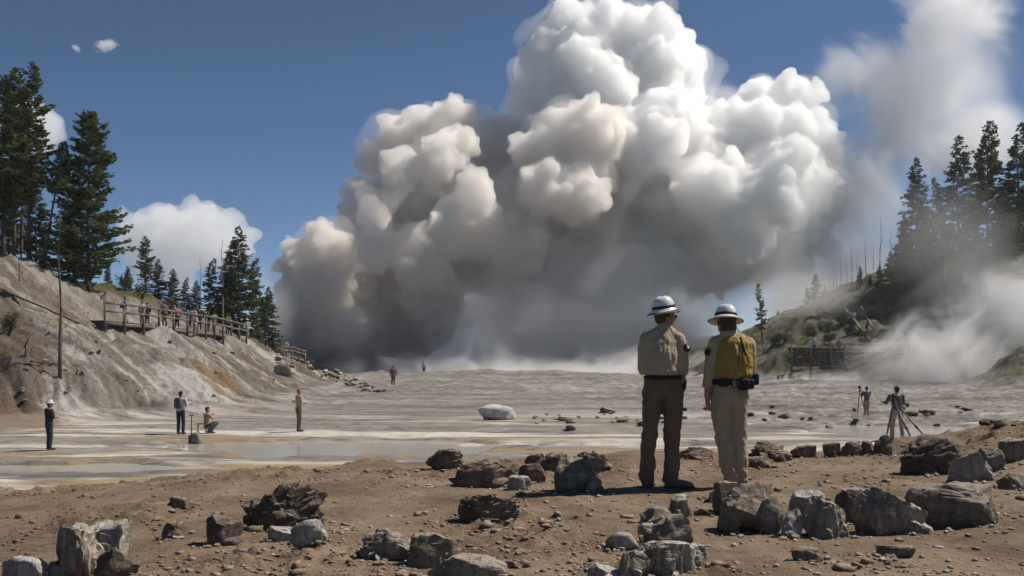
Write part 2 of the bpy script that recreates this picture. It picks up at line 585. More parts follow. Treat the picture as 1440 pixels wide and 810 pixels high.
def height(x, y, full=True):
    x = np.asarray(x, dtype=np.float64); y = np.asarray(y, dtype=np.float64)
    bank, crest, lz, rz = masks(x, y)
    lm = sstep(.15, 1.6, lz); rm = sstep(.15, 1.6, rz)
    z = PLAIN + lz + rz
    # the swell of the flat below the plume and the far ground
    z = z + 1.15 * np.exp(-(((x + 3) / 26) ** 2 + ((y - 106) / 22) ** 2)) * (1 - lm) * (1 - rm)
    z = z + sstep(260, 420, y) * 9 * fbm(x * .004 + 3, y * .004, 3, 77)
    # gullies run down the bare slope
    u = x * .64 + y * .77; v = x * .77 - y * .64
    gw = (fbm(x * .12, y * .12, 2, 9) - .5) * 6
    z = z - lm * (1.2 * fbm((u + gw) * .30, v * .05, 3, 11, ridged=True) + .75 * fbm((u + gw * .6) * .9, v * .14, 3, 13, ridged=True) - .5)
    z = z + lm * (.28 * (fbm(x * 1.1, y * 1.1, 4, 21) - .5) + .22 * (fbm(x * 3.1, y * 3.1, 4, 23, .65, True) - .5))
    z = z + rm * (1.8 * (fbm(x * .22, y * .22, 4, 31) - .5) + 1.0 * (fbm(x * .8, y * .8, 4, 33, .6, True) - .5))
    flat = (1 - lm) * (1 - rm) * (1 - bank)
    # crusty low terraces on the flat
    t = fbm(x * .10, y * .42, 4, 41)
    z = z + flat * (.16 * (fbm(x * .18, y * .5, 4, 43) - .5) + .10 * np.round(t * 9) / 9 * 1.6 - .085)
    z = z + flat * sstep(55, 75, y) * .28 * (fbm(x * .5, y * .8, 4, 45, ridged=True) - .55)
    rough_r = sstep(4, 16, x) * sstep(40, 50, y) * sstep(110, 80, y)
    z = z + flat * rough_r * .50 * (fbm(x * .7, y * 1.2, 4, 47, ridged=True) - .55)
    z = z + flat * .42 * np.exp(-((x - 12.2) / 4.5) ** 2 - ((y - 31.0) / 3.0) ** 2)
    z = z + flat * sstep(60, 85, y) * (1.5 * (fbm(x * .055 + 5, y * .06, 3, 49) - .5) + .36 * (fbm(x * .3, y * .3, 3, 50, .6, True) - .5))
    z = z - flat * .30 * basin(x, y)
    zb = np.interp(x, _bx, _bz)
    z = z * (1 - bank) + zb * bank
    if full:
        near = bank * sstep(40, 14, y)
        stand = np.exp(-((x - 1.9) / 1.5) ** 2 - ((y - 9.7) / 1.1) ** 2)
        z = z + near * (1 - .8 * stand) * (.17 * (fbm(x * .55, y * .55, 3, 51) - .5))
        cl = sstep(.50, .74, fbm(x * .6 + 9, y * .8, 3, 53)) * (1 - .7 * np.exp(-((x - 2.0) / 2.2) ** 2 - ((y - 9.8) / 1.2) ** 2))
        z = z + near * (.040 * (fbm(x * 2.6, y * 2.6, 4, 55) - .5) + cl * .20 * (fbm(x * 3.4, y * 3.4, 4, 57, .6) - .42))
        z = z + near * cl * .11 * np.maximum(fbm(x * 8.5, y * 8.5, 3, 59, .6) - .45, 0)
        z = z + near * .016 * (fbm(x * 11, y * 11, 3, 61) - .5)
    return z


def hz(x, y):
    return float(height(np.array([x]), np.array([y]))[0])


def ground_pt(px, py, Y0=3.0, Y1=250.0):
    """First point of the ground on the sight line through a photo pixel."""
    Y = np.geomspace(Y0, Y1, 1500)
    x = (px - 720) / 1400 * Y
    zr = CAM_Z - (py - 500) / 1400 * Y
    below = np.nonzero(height(x, Y) >= zr)[0]
    i = below[0] if len(below) else len(Y) - 1
    return Vector((x[i], Y[i], height(x[i:i + 1], Y[i:i + 1])[0]))


def build_ground():
    s_in = np.linspace(-.58, .58, 560)
    s_l = -.58 - np.geomspace(.006, 1.6, 40)[::-1]
    S = np.concatenate([s_l, s_in, -s_l[::-1]])
    Y = np.concatenate([np.linspace(-6, 4.6, 30)[:-1], np.arange(4.6, 13.4, .026), np.geomspace(13.4, 190, 430)[0:], np.geomspace(196, 5000, 56)])
    X = S[None, :] * (np.maximum(Y, -3) + 4.2)[:, None]
    YY = np.repeat(Y[:, None], len(S), 1)
    Z = height(X, YY)
    ny, nx = X.shape
    V = np.stack([X, YY, Z], -1).reshape(-1, 3)
    i = np.arange(ny - 1)[:, None] * nx + np.arange(nx - 1)[None]
    F = np.stack([i, i + 1, i + nx + 1, i + nx], -1).reshape(-1, 4)
    m = np_mesh("ground", V, F)
    bank, crest, lz, rz = masks(X, YY)
    lm = sstep(.10, 1.0, lz); rm = sstep(.2, 1.6, rz)
    a = m.color_attributes.new("zones", 'FLOAT_COLOR', 'POINT')
    a.data.foreach_set("color", np.stack([bank, lm, rm, basin(X, YY)], -1).astype(np.float32).ravel())
    return m


STAINS = []


def ground_material():
    t = NT("geyser_ground")
    at_ = t.n("ShaderNodeAttribute", attribute_name="zones")
    sep = t.n("ShaderNodeSeparateColor", {0: at_.outputs["Color"]})
    bank, lm, rm, pool = sep.outputs[0], sep.outputs[1], sep.outputs[2], at_.outputs["Alpha"]
    P = t.geo()
    xyz = t.n("ShaderNodeSeparateXYZ", {0: P})
    # foreground soil
    n1 = t.noise(P, 1.3, 5, .6); n2 = t.noise(P, 28, 4, .7); n3 = t.noise(P, 90, 2, .6)
    soil = t.ramp(n1, [(.28, (.110, .072, .046)), (.48, (.190, .130, .083)), (.72, (.275, .205, .142))])
    soil = t.mix(t.math('MULTIPLY', t.step(n2, .58, .75), .5), soil, (.30, .235, .175))
    soil = t.mix(t.math('MULTIPLY', t.step(n3, .52, .30), .6), soil, (.085, .055, .035))
    damp = t.noise(P, .42, 5, .7, .5)
    soil = t.mix(t.math('MULTIPLY', t.step(damp, .53, .64), .7), soil, (.105, .066, .042))
    soil = t.mix(t.math('MULTIPLY', t.step(damp, .43, .33), .6), soil, (.30, .235, .17))
    # flat: grey crust, white sinter, ochre run-off
    q = t.scale(P, (.10, .48, 1))
    f1 = t.noise(q, 1.0, 6, .62, .4); f2 = t.noise(t.scale(P, (.06, .36, 1)), 1.3, 5, .6, .6); f3 = t.noise(P, 1.6, 5, .65); f4 = t.noise(t.scale(P, (.5, 1.6, 1)), 2.2, 5, .7)
    flat = t.ramp(f1, [(.30, (.100, .090, .081)), (.46, (.200, .184, .168)), (.62, (.300, .282, .260)), (.75, (.38, .36, .335))])
    flat = t.mix(t.math('MULTIPLY', t.step(f4, .54, .38), .75), flat, (.078, .063, .052))
    near_y = t.step(xyz.outputs[1], 62, 40)
    wh = t.math('MULTIPLY', t.step(t.math('ADD', f2, t.math('MULTIPLY', pool, .05)), .50, .60), near_y)
    flat = t.mix(t.math('MULTIPLY', wh, .9), flat, t.ramp(f3, [(.3, (.42, .38, .33)), (.7, (.66, .62, .56))]))
    oc = t.math('MULTIPLY', t.step(t.noise(t.scale(P, (.05, .30, 1)), 1.2, 4, .6, .5), .50, .62), t.step(xyz.outputs[1], 60, 30))
    oc = t.math('MULTIPLY', oc, t.step(xyz.outputs[0], 22, -4))
    flat = t.mix(t.math('MULTIPLY', oc, .75), flat, (.30, .205, .092))
    # bare left slope
    u = t.n("ShaderNodeVectorRotate", {"Vector": P, "Angle": R(40.0)}, rotation_type='Z_AXIS').outputs[0]
    g1 = t.noise(t.scale(u, (.07, .45, .25)), 1.0, 6, .62, .5); g2 = t.noise(t.scale(u, (.10, .75, .3)), 1.0, 5, .65, .4); g3 = t.noise(P, 1.1, 7, .74)
    hill = t.ramp(g1, [(.32, (.115, .090, .070)), (.45, (.180, .152, .126)), (.58, (.255, .228, .198)), (.70, (.34, .31, .275))])
    hill = t.mix(t.math('MULTIPLY', t.step(g2, .50, .63), .85), hill, (.55, .52, .48))
    hill = t.mix(t.math('MULTIPLY', t.step(g3, .50, .33), .65), hill, (.130, .098, .072))
    spot = t.noise(t.scale(u, (.09, .42, .2)), 1.0, 4, .6, .3)
    hill = t.mix(t.math('MULTIPLY', t.step(spot, .60, .70), .7), hill, (.29, .185, .085))
    left = t.math('MULTIPLY', t.step(xyz.outputs[0], -20, -34), t.step(g3, .35, .62))
    hill = t.mix(t.math('MULTIPLY', left, .55), hill, (.20, .135, .092))
    # grass on the top of the left slope near the trees
    gr = t.math('MULTIPLY', t.step(t.math('ADD', xyz.outputs[2], t.math('MULTIPLY', g3, 3.0)), 6.6, 7.8), t.step(xyz.outputs[1], 72, 79))
    hill = t.mix(gr, hill, t.ramp(f3, [(.3, (.055, .065, .022)), (.7, (.13, .12, .05))]))
    # right slope: dark soil, moss and brush
    r1 = t.noise(P, .25, 6, .7); r2 = t.noise(P, 1.2, 5, .7)
    rh = t.ramp(r1, [(.34, (.055, .047, .034)), (.48, (.100, .082, .058)), (.58, (.075, .090, .034)), (.72, (.125, .135, .048))])
    rh = t.mix(t.step(r2, .52, .38), rh, (.034, .030, .022))
    col = t.mix(lm, flat, hill)
    col = t.mix(rm, col, rh)
    bk = t.step(t.math('ADD', bank, t.math('MULTIPLY', t.math('SUBTRACT', f3, .5), .5)), .15, .55)
    col = t.mix(bk, col, soil)
    for (cx, cyy, cz), rad, c in STAINS:
        d = t.n("ShaderNodeVectorMath", {0: P, 1: (cx, cyy, cz)}, operation='SUBTRACT').outputs[0]
        d = t.n("ShaderNodeVectorRotate", {"Vector": d, "Angle": R(40.0)}, rotation_type='Z_AXIS').outputs[0]
        d = t.n("ShaderNodeVectorMath", {0: t.scale(d, (1 / rad[0], 1 / rad[1], 1 / rad[2]))}, operation='LENGTH').outputs["Value"]
        m_ = t.step(t.math('ADD', d, t.math('MULTIPLY', t.math('SUBTRACT', t.math('MULTIPLY', t.math('ADD', g3, g2), .5), .5), 3.4)), 1.1, .55)
        col = t.mix(t.math('MULTIPLY', m_, .85), col, c)
    wet = t.math('MULTIPLY', pool, .6)
    rough = t.math('SUBTRACT', .92, t.math('MULTIPLY', wet, .4))
    b = t.bump(t.noise(P, 1.7, 7, .78), t.math('MULTIPLY', lm, .9), .55)
    b = t.bump(t.noise(P, 7, 6, .72), .6, .10, b)
    b = t.bump(t.noise(P, 45, 4, .7), .6, .018, b)
    return t.bsdf(col, .9, b, .25, Roughness=rough)


for px, py, rad, c in ((66, 552, (3.4, 1.5, 2.5), (.60, .57, .53)), (285, 545, (4.5, 2.2, 3), (.56, .53, .49)), (296, 524, (5.0, 1.1, 3), (.27, .165, .07)), (325, 560, (3.5, .8, 3), (.25, .16, .075)),
                       (20, 520, (4, 3, 3), (.125, .082, .058)), (30, 470, (5, 2, 3), (.14, .10, .075)), (12, 590, (5, 2.5, 2), (.17, .12, .085)), (240, 480, (5, 1.2, 3), (.46, .43, .39)), (60, 380, (7, 2.0, 4), (.34, .31, .275)), (370, 520, (5, 1.6, 3), (.14, .11, .085))):
    STAINS.append((tuple(ground_pt(px, py)), rad, c))
tt = time.time()
gm = build_ground()
ground = link("ground", gm, ground_material())
tag(ground, kind="structure")
print("GROUND zmin", get_vf(gm)[:, 2].min())
print("GROUND", time.time() - tt, len(gm.polygons))

wx, wy = np.meshgrid(np.linspace(-40, 40, 60), np.linspace(22, 60, 40))
wv = np.stack([wx, wy, np.full_like(wx, PLAIN - .145)], -1).reshape(-1, 3)
wi = np.arange(39)[:, None] * 60 + np.arange(59)[None]
wm = np_mesh("water", wv, np.stack([wi, wi + 1, wi + 61, wi + 60], -1).reshape(-1, 4))
t = NT("milky_pool_water")
b = t.bump(t.noise(t.scale(t.geo(), (1.0, 2.2, 1)), 1.6, 4, .6), .12, .05)
water = link("water", wm, t.bsdf((.36, .345, .315), .16, b, .5))
tag(water, kind="structure")

# ------------------------------------------------------------------ trees
def bark_mat(name, a, b, sc=9.0):
    t = NT(name)
    co = t.scale(t.obj(), (1, 1, .18))
    n = t.noise(co, sc, 5, .65)
    return t.bsdf(t.ramp(n, [(.35, a), (.65, b)]), .9, t.bump(n, .6, .05))


def needle_mat(name, a, b, c):
    t = NT(name)
    n = t.noise(t.geo(), .55, 4, .65)
    inf = t.n("ShaderNodeNewGeometry").outputs["Random Per Island"]
    col = t.ramp(t.math('ADD', t.math('MULTIPLY', n, .6), t.math('MULTIPLY', inf, .4)), [(.30, a), (.5, b), (.7, c)])
    d = t.n("ShaderNodeBsdfDiffuse", {"Color": col, "Roughness": .8})
    tr = t.n("ShaderNodeBsdfTranslucent", {"Color": col})
    mx = t.n("ShaderNodeMixShader", {0: .4, 1: d.outputs[0], 2: tr.outputs[0]})
    t.l(mx.outputs[0], t.out.inputs["Surface"])
    return t.m


bark = bark_mat("pine_bark", (.055, .040, .030), (.135, .098, .072))
dead_wood = bark_mat("bleached_dead_wood", (.10, .088, .076), (.27, .245, .215))
dark_wood = bark_mat("weathered_dark_wood", (.055, .042, .033), (.13, .105, .083))
needles_a = needle_mat("pine_needles", (.042, .058, .022), (.088, .110, .045), (.150, .165, .066))
needles_b = needle_mat("fir_needles", (.040, .054, .026), (.080, .098, .046), (.135, .150, .068))


def tube_vf(path, radii, sides=6):
    """A tapered tube along points."""
    P = [Vector(p) for p in path]
    V, F = [], []
    for i, p in enumerate(P):
        d = (P[min(i + 1, len(P) - 1)] - P[max(i - 1, 0)]).normalized()
        q = d.to_track_quat('Z', 'Y')
        for k in range(sides):
            a = 2 * math.pi * k / sides
            V.append(p + q @ Vector((math.cos(a) * radii[i], math.sin(a) * radii[i], 0)))
    n = len(P)
    for i in range(n - 1):
        for k in range(sides):
            a = i * sides + k; b = i * sides + (k + 1) % sides
            F.append((a, b, b + sides)); F.append((a, b + sides, a + sides))
    c0 = len(V); V.append(P[0]); V.append(P[-1])
    for k in range(sides):
        F.append((c0, (k + 1) % sides, k))
        F.append((c0 + 1, (n - 1) * sides + k, (n - 1) * sides + (k + 1) % sides))
    return np.array([v[:] for v in V]), np.array(F)


def merge_vf(lst):
    V, F, o = [], [], 0
    for v, f in lst:
        V.append(np.asarray(v, dtype=np.float64)); F.append(np.asarray(f) + o); o += len(v)
    return np.concatenate(V), np.concatenate(F)


def vn1(a, z, s):
    return float(vnoise(np.array([a * .9 + s]), np.array([z * .55 + s * 3.1]), s)[0])


def conifer_meshes(seed, H=14.0, base=.25, width=2.3, dens=1.0, kind="pine", dead_low=8):
    """Trunk with limbs and a crown of needle sprays, built around the origin."""
    rng = random.Random(seed)
    nz = lambda s: rng.uniform(-s, s)
    bend = [Vector((nz(.10), nz(.10), 0)) for _ in range(7)]
    tr = H * .0125 + .03
    path = [Vector((0, 0, -.4))] + [Vector((bend[i].x * i * .4, bend[i].y * i * .4, H * i / 6.0)) for i in range(1, 7)]
    rad = [tr * 1.25] + [tr * (1 - i / 6.3) for i in range(1, 7)]

    def axis(z):
        k = max(0.0, min(5.999, z / H * 6.0)); i = int(k)
        return path[i].lerp(path[i + 1], k - i)
    parts = [tube_vf(path, rad, 7)]
    quads = []

    def spray(p, d, L, up, w):
        side = d.cross(Vector((0, 0, 1)))
        if side.length < 1e-3: side = Vector((1, 0, 0))
        side.normalize()
        for s in (-1, 0, 1):
            dd = (d * 1.0 + side * (s * rng.uniform(.35, .9)) + Vector((nz(.15), nz(.15), up + nz(.25)))).normalized()
            l = L * rng.uniform(.65, 1.15)
            ww = side * math.cos(s) * w * rng.uniform(.7, 1.3) + Vector((nz(w), nz(w), nz(w * 1.2)))
            q = p + dd * l
            m = p + dd * l * .45
            quads.append((p, m + ww, q, m - ww))

    nb = int(H * 11 * dens)
    for b in range(nb):
        u = (b + rng.random()) / nb
        z = H * (base + (1 - base) * u ** .92)
        prof = (1 - u) ** (.75 if kind == "fir" else .62) * (min(1, u / .12) ** .6 if kind == "pine" else 1.0)
        L = width * (prof * rng.uniform(.50, 1.15) + .08)
        if kind == "pine" and rng.random() < .16: L *= .45
        a = rng.uniform(0, 2 * math.pi)
        if kind == "pine": L *= .55 + .65 * vn1(a, z, seed)
        rise = (.10 if kind == "pine" else -.12) + .45 * u + nz(.12)
        p0 = axis(z)
        d = Vector((math.cos(a), math.sin(a), rise)).normalized()
        droop = (.10 if kind == "pine" else .16) * L
        p1 = p0 + d * L * .5 + Vector((0, 0, -droop * .3)); p2 = p0 + d * L + Vector((0, 0, -droop + (.10 * L)))
        if L > .5:
            parts.append(tube_vf([p0, p1, p2], [tr * .22, tr * .14, .008], 3))
        n = max(4, int(L * 13.0))
        for k in range(n):
            t = (.28 + .72 * (k + rng.random()) / n) if kind == "pine" else (.12 + .88 * (k + rng.random()) / n)
            p = (p0.lerp(p1, t * 2) if t < .5 else p1.lerp(p2, t * 2 - 1)) + Vector((nz(.06), nz(.06), nz(.05)))
            sd = d.cross(Vector((0, 0, 1))).normalized() * rng.choice((-1, 1))
            p = p + sd * abs(nz(.26)) * L * t * (1.1 - t * .7) + Vector((0, 0, nz(.16)))
            dd = (d + sd * rng.uniform(.0, 1.1)).normalized()
            spray(p, dd, rng.uniform(.30, .55) * (1.25 - .45 * t) * min(1.0, .45 + L * .35), .12 if kind == "pine" else -.10, .085)
    for k in range(4):
        spray(axis(H * .985) + Vector((0, 0, .1)), Vector((nz(.3), nz(.3), 1)).normalized(), .4, .6, .04)
    for k in range(dead_low):
        z = H * base * rng.uniform(.35, 1.05); a = rng.uniform(0, 6.28); L = rng.uniform(.3, 1.0)
        p0 = axis(z); d = Vector((math.cos(a), math.sin(a), nz(.25) - .15))
        parts.append(tube_vf([p0, p0 + d * L], [.022, .008], 3))
    tm = np_mesh("trunk", *merge_vf(parts))
    V = np.array([c[:] for q in quads for c in q])
    F = np.arange(len(V)).reshape(-1, 4)
    cm = np_mesh("crown", V, F)
    return tm, cm, H


def snag_mesh(seed, H=10.0, stubs=9, r=.11):
    rng = random.Random(seed)
    path = [Vector((0, 0, -.5))]; rad = [r]
    for i in range(1, 7):
        path.append(Vector((rng.uniform(-.06, .06) * i * .5, rng.uniform(-.06, .06) * i * .5, H * i / 6))); rad.append(r * (1 - i / 7.2))
    parts = [tube_vf(path, rad, 7)]
    for k in range(stubs):
        u = rng.uniform(.3, .97); i = int(u * 6); p0 = path[i].lerp(path[min(i + 1, 6)], u * 6 - i)
        a = rng.uniform(0, 6.28); L = rng.uniform(.25, 1.1) * (1.1 - u * .6)
        d = Vector((math.cos(a), math.sin(a), rng.uniform(-.3, .5)))
        parts.append(tube_vf([p0, p0 + d * L * .6, p0 + d * L + Vector((0, 0, rng.uniform(-.1, .15)))], [.022, .015, .005], 3))
    return np_mesh("dead_trunk", *merge_vf(parts)), H


tt = time.time()
PINE = [conifer_meshes(11, 14, .30, 2.3, 1.0, "pine", 14), conifer_meshes(12, 14, .24, 2.5, 1.05, "pine", 12), conifer_meshes(13, 14, .42, 2.0, .9, "pine", 16)]
BIG = conifer_meshes(21, 16, .06, 4.6, 1.5, "pine", 10)
FIR = [conifer_meshes(31, 12, .06, 2.3, 1.15, "fir", 4), conifer_meshes(32, 12, .08, 1.9, 1.1, "fir", 6), conifer_meshes(33, 12, .04, 2.7, 1.2, "fir", 4)]
LEAN = conifer_meshes(41, 12, .60, 1.4, .9, "pine", 6)
SPARSE = conifer_meshes(42, 12, .35, 1.35, .55, "fir", 14)
SNAG = [snag_mesh(s, 10, n) for s, n in ((51, 4), (52, 14), (53, 22))] + [snag_mesh(54, 2, 0)]
print("TREES", time.time() - tt, sum(len(x[1].polygons) for x in PINE + FIR), len(BIG[1].polygons))


def tree(src, px, top, bottom, Y, label, group=None, lean=0.0, wide=1.0, nm=None, seed=0, sink=.2):
    """A living tree whose foot stands on the ground at distance Y and whose height is that of the photo."""
    X = (px - 720) / 1400 * Y
    z = hz(X, Y)
    H = (bottom - top) / 1400 * Y if bottom else (CAM_Z - (top - 500) / 1400 * Y) - z
    H = max(H, .8)
    e = empty("pine_tree" if nm is None else nm, (X, Y, z - sink))
    s = H / src[2]
    w = s * wide
    e.scale = (w, w, s)
    e.rotation_euler = (0, lean, random.Random(px * 7 + seed).uniform(0, 6.28) if not lean else 0)
    tag(e, label, "tree", group)
    fir = src in FIR or src is SPARSE
    link("trunk", src[0], bark, e)
    link("crown", src[1], needles_b if fir else needles_a, e, smooth=False)
    return e


def snag(src, px, top, bottom, Y, label, group=None, lean=0.0, mat=None, thick=1.0, tilt=0.0, z=None):
    X = (px - 720) / 1400 * Y
    z0 = hz(X, Y) if z is None else z
    H = (bottom - top) / 1400 * Y if bottom else (CAM_Z - (top - 500) / 1400 * Y) - z0
    H = max(H, .5)
    m = src[0] if mat is None else src[0].copy()
    o = link("dead_tree", m, mat or dead_wood, None, (X, Y, z0 - .1))
    s = H / src[1]
    o.scale = (thick * max(s, .5), thick * max(s, .5), s) if H > 3 else (thick * .5, thick * .5, s)
    o.rotation_euler = (tilt, lean, random.Random(px).uniform(0, 6.28) if not lean else 0)
    return tag(o, label, "dead tree", group)


# --- left ridge
tree(PINE[1], 4, 105, 0, 76, "tall dark pine cut by the left edge of the picture", seed=1)
tree(PINE[0], 20, 95, 0, 74, "tall ragged pine second from the left edge on the slope top", wide=.9)
tree(PINE[0], 41, 88, 0, 72, "tallest ragged pine of the left edge cluster with bare lower trunk", wide=.95, seed=3)
tree(PINE[2], 30, 150, 0, 79, "slimmer pine behind the tall ragged ones at the left edge")
tree(FIR[2], 50, 250, 0, 84, "short bushy fir filling the gap behind the left pine cluster", "young firs behind the left pines", nm="fir_tree")
tree(FIR[0], 12, 240, 0, 85, "short bushy fir half hidden behind the leftmost pine trunks", "young firs behind the left pines", nm="fir_tree")
tree(LEAN, 60, 196, 0, 72, "slender pine leaning right with a bare trunk and small top crown", lean=.155)
tree(BIG, 124, 155, 0, 73, "big broad pine with dense boughs alone on the left ridge")
tree(FIR[1], 104, 230, 0, 78, "narrow dark fir tight behind the left side of the big broad pine", nm="fir_tree")
tree(FIR[0], 152, 365, 0, 82, "knee high young fir at the right foot of the big broad pine", nm="fir_tree")
tree(PINE[1], 205, 330, 0, 84, "dark pine rising behind the blue shirted visitor on the boardwalk", wide=1.15)
tree(FIR[2], 180, 372, 0, 88, "short fir left of the pine behind the blue shirted visitor", nm="fir_tree")
for px, top, k in ((222, 362, 0), (243, 376, 2), (262, 388, 1), (276, 392, 0)):
    tree(FIR[k], px, top, 0, 88 + (px % 3) * 2, "short dark fir standing in the row behind the boardwalk rail", "short firs behind the boardwalk", nm="fir_tree", wide=1.25)
tree(FIR[1], 299, 362, 0, 92, "medium fir beside the forked grey snag behind the boardwalk", nm="fir_tree", wide=1.25)
tree(FIR[0], 336, 318, 0, 92, "tallest full fir behind the end of the left boardwalk", nm="fir_tree", wide=1.12)
tree(FIR[2], 322, 350, 0, 97, "broad fir just behind the tallest fir at the boardwalk end", nm="fir_tree")
tree(FIR[1], 360, 362, 0, 95, "narrow fir between the tallest fir and the ash column", nm="fir_tree", wide=1.2)
tree(FIR[0], 378, 402, 0, 96, "short fir half lost in the edge of the ash column", nm="fir_tree", wide=1.2)
snag(SNAG[0], 84, 266, 515, 50, "tall thin bare snag standing alone on the open left slope", mat=dark_wood, thick=1.0)
snag(SNAG[0], 27, 312, 366, 66, "short pale broken snag in front of the left pine cluster")
snag(SNAG[3], 37, 490, 522, 50, "stubby burnt stump left of the tall thin slope snag", mat=dark_wood, thick=1.5)
snag(SNAG[3], 108, 496, 512, 51, "tiny dark stump right of the tall thin slope snag", mat=dark_wood, thick=1.2)
snag(SNAG[0], 313, 335, 0, 86, "thin straight bare snag left of the tallest boardwalk fir")
snag(SNAG[1], 281, 360, 0, 88, "grey snag with a forked top among the boardwalk firs")

# --- right ridge
RT = [(FIR[0], 1288, 222, 128, "tall pointed fir leading the right ridge stand", 1.0), (FIR[1], 1316, 250, 131, "fir seen pale through steam right of the leading pointed fir", 1.0),
      (FIR[2], 1272, 300, 126, "mid height fir at the left foot of the leading pointed fir", .9), (FIR[0], 1348, 192, 124, "tall dense fir left of the forked tall pine on the right", 1.0),
      (PINE[0], 1388, 172, 118, "tallest pine of the right ridge with an open forked crown", .95), (PINE[2], 1376, 215, 127, "open pine close behind the tallest right ridge pine", .9),
      (FIR[1], 1432, 176, 116, "tall dark fir cut by the right edge of the picture", 1.15), (FIR[2], 1410, 262, 120, "broad fir between the tallest right pine and the right edge fir", 1.0),
      (FIR[0], 1366, 290, 117, "dark fir low in front of the right ridge stand", 1.1), (FIR[2], 1334, 318, 120, "bushy fir left of the leaning burnt snag", 1.0), (FIR[1], 1300, 305, 123, "narrow fir under the leading pointed fir", 1.2)]
for src, px, top, Y, lab, w in RT:
    tree(src, px, top, 0, Y, lab, wide=w, nm="pine_tree" if src in PINE else "fir_tree")
for px, top, Y, k in ((1252, 352, 128, 0), (1237, 372, 130, 2), (1262, 342, 127, 1), (1224, 384, 132, 0), (1209, 372, 134, 1), (1425, 330, 112, 2), (1396, 345, 110, 0)):
    tree(FIR[k], px, top, 0, Y, "small dark fir on the right ridge line", "small firs along the right ridge", nm="fir_tree", wide=1.3)
for px, top, bot, k, lab in ((1422, 300, 440, 0, "dark fir low on the right slope near the right edge, left of another"), (1440, 260, 430, 2, "dark fir half cut by the right edge low on the slope"), (1402, 318, 430, 1, "narrow dark fir low on the right slope under the tallest pine"),
                              (1358, 330, 425, 2, "bushy dark fir low on the slope right of the leaning burnt snag"), (1318, 336, 412, 0, "dark fir low on the slope left of the leaning burnt snag"), (1296, 345, 405, 2, "bushy dark fir lowest under the leading pointed fir"),
                              (1378, 345, 436, 0, "short dark fir low between the burnt snag and the tallest pine"), (1272, 355, 402, 1, "small dark fir left of the bushy one under the leading pointed fir")):
    g_ = ground_pt(px, bot)
    tree(FIR[k], px, top, 0, g_.y, lab, nm="fir_tree", wide=1.15)
for px, top, Y, k in ((1147, 384, 150, 2), (1160, 400, 152, 0), (1135, 402, 149, 1), (1172, 412, 146, 2), (1186, 404, 144, 0), (1122, 428, 146, 1), (1105, 440, 148, 0), (1094, 434, 145, 2)):
    tree(FIR[k], px, top, 0, Y, "small fir fading into steam at the lower end of the right ridge", "steam veiled firs", nm="fir_tree", wide=1.3)
tree(SPARSE, 1073, 398, 0, 120, "lone thin sparse fir beside the yellow vested ranger's helmet", wide=1.05, nm="fir_tree", lean=-.06)
for px, top, Y, k in ((1167, 376, 136, 0), (1183, 362, 135, 1), (1191, 365, 134, 0), (1198, 345, 132, 0), (1176, 384, 138, 1), (1218, 334, 131, 1), (1253, 325, 128, 2), (1205, 352, 133, 0), (1172, 372, 137, 1), (1228, 340, 130, 0), (1262, 312, 128, 1), (1156, 380, 138, 0)):
    snag(SNAG[k], px, top, 0, Y, "bare thin snag standing on the right ridge line", "bare snags on the right ridge", mat=dark_wood, thick=1.0)
snag(SNAG[0], 1238, 302, 0, 129, "tallest bare snag of the right ridge line", mat=dark_wood, thick=1.1)
snag(SNAG[0], 1343, 304, 0, 108, "dark burnt snag leaning left in front of the right stand", mat=dark_wood, thick=1.6, lean=-.17)


def log(a, b, r, label, mat, cat="log", seed=0, name="fallen_log"):
    a, b = Vector(a), Vector(b)
    rng = random.Random(seed)
    n = 9
    pts = [a.lerp(b, i / n) + Vector((rng.uniform(-1, 1), rng.uniform(-1, 1), rng.uniform(-1, 1))) * r * .35 for i in range(n + 1)]
    rad = [r * (1.05 - .35 * i / n) * rng.uniform(.92, 1.08) for i in range(n + 1)]
    c = (a + b) / 2
    v, f = tube_vf([p - c for p in pts], rad, 8)
    return tag(link(name, np_mesh(name, v, f), mat, None, c), label, cat)


def gl(px, py, lift=.1):
    p = ground_pt(px, py)
    return (p.x, p.y, p.z + lift)


log(gl(2, 412), gl(112, 460), .07, "long thin fallen log lying down the upper left slope", dark_wood, seed=1)
log(gl(42, 513), gl(84, 516), .055, "short dark log on the slope at the foot of the tall thin snag", dark_wood, seed=2)
a, b = ground_pt(1222, 481), ground_pt(1183, 433)
log(a + Vector((0, -.3, .1)), b + Vector((0, 0, .5)), .17, "longer pale log leaning on the right bank above the timber wall", dead_wood, seed=3)
a, b = ground_pt(1232, 476), ground_pt(1211, 438)
log(a + Vector((0, -.3, .1)), b + Vector((0, 0, .5)), .13, "shorter pale log leaning right of the longer one above the timber wall", dead_wood, seed=4)


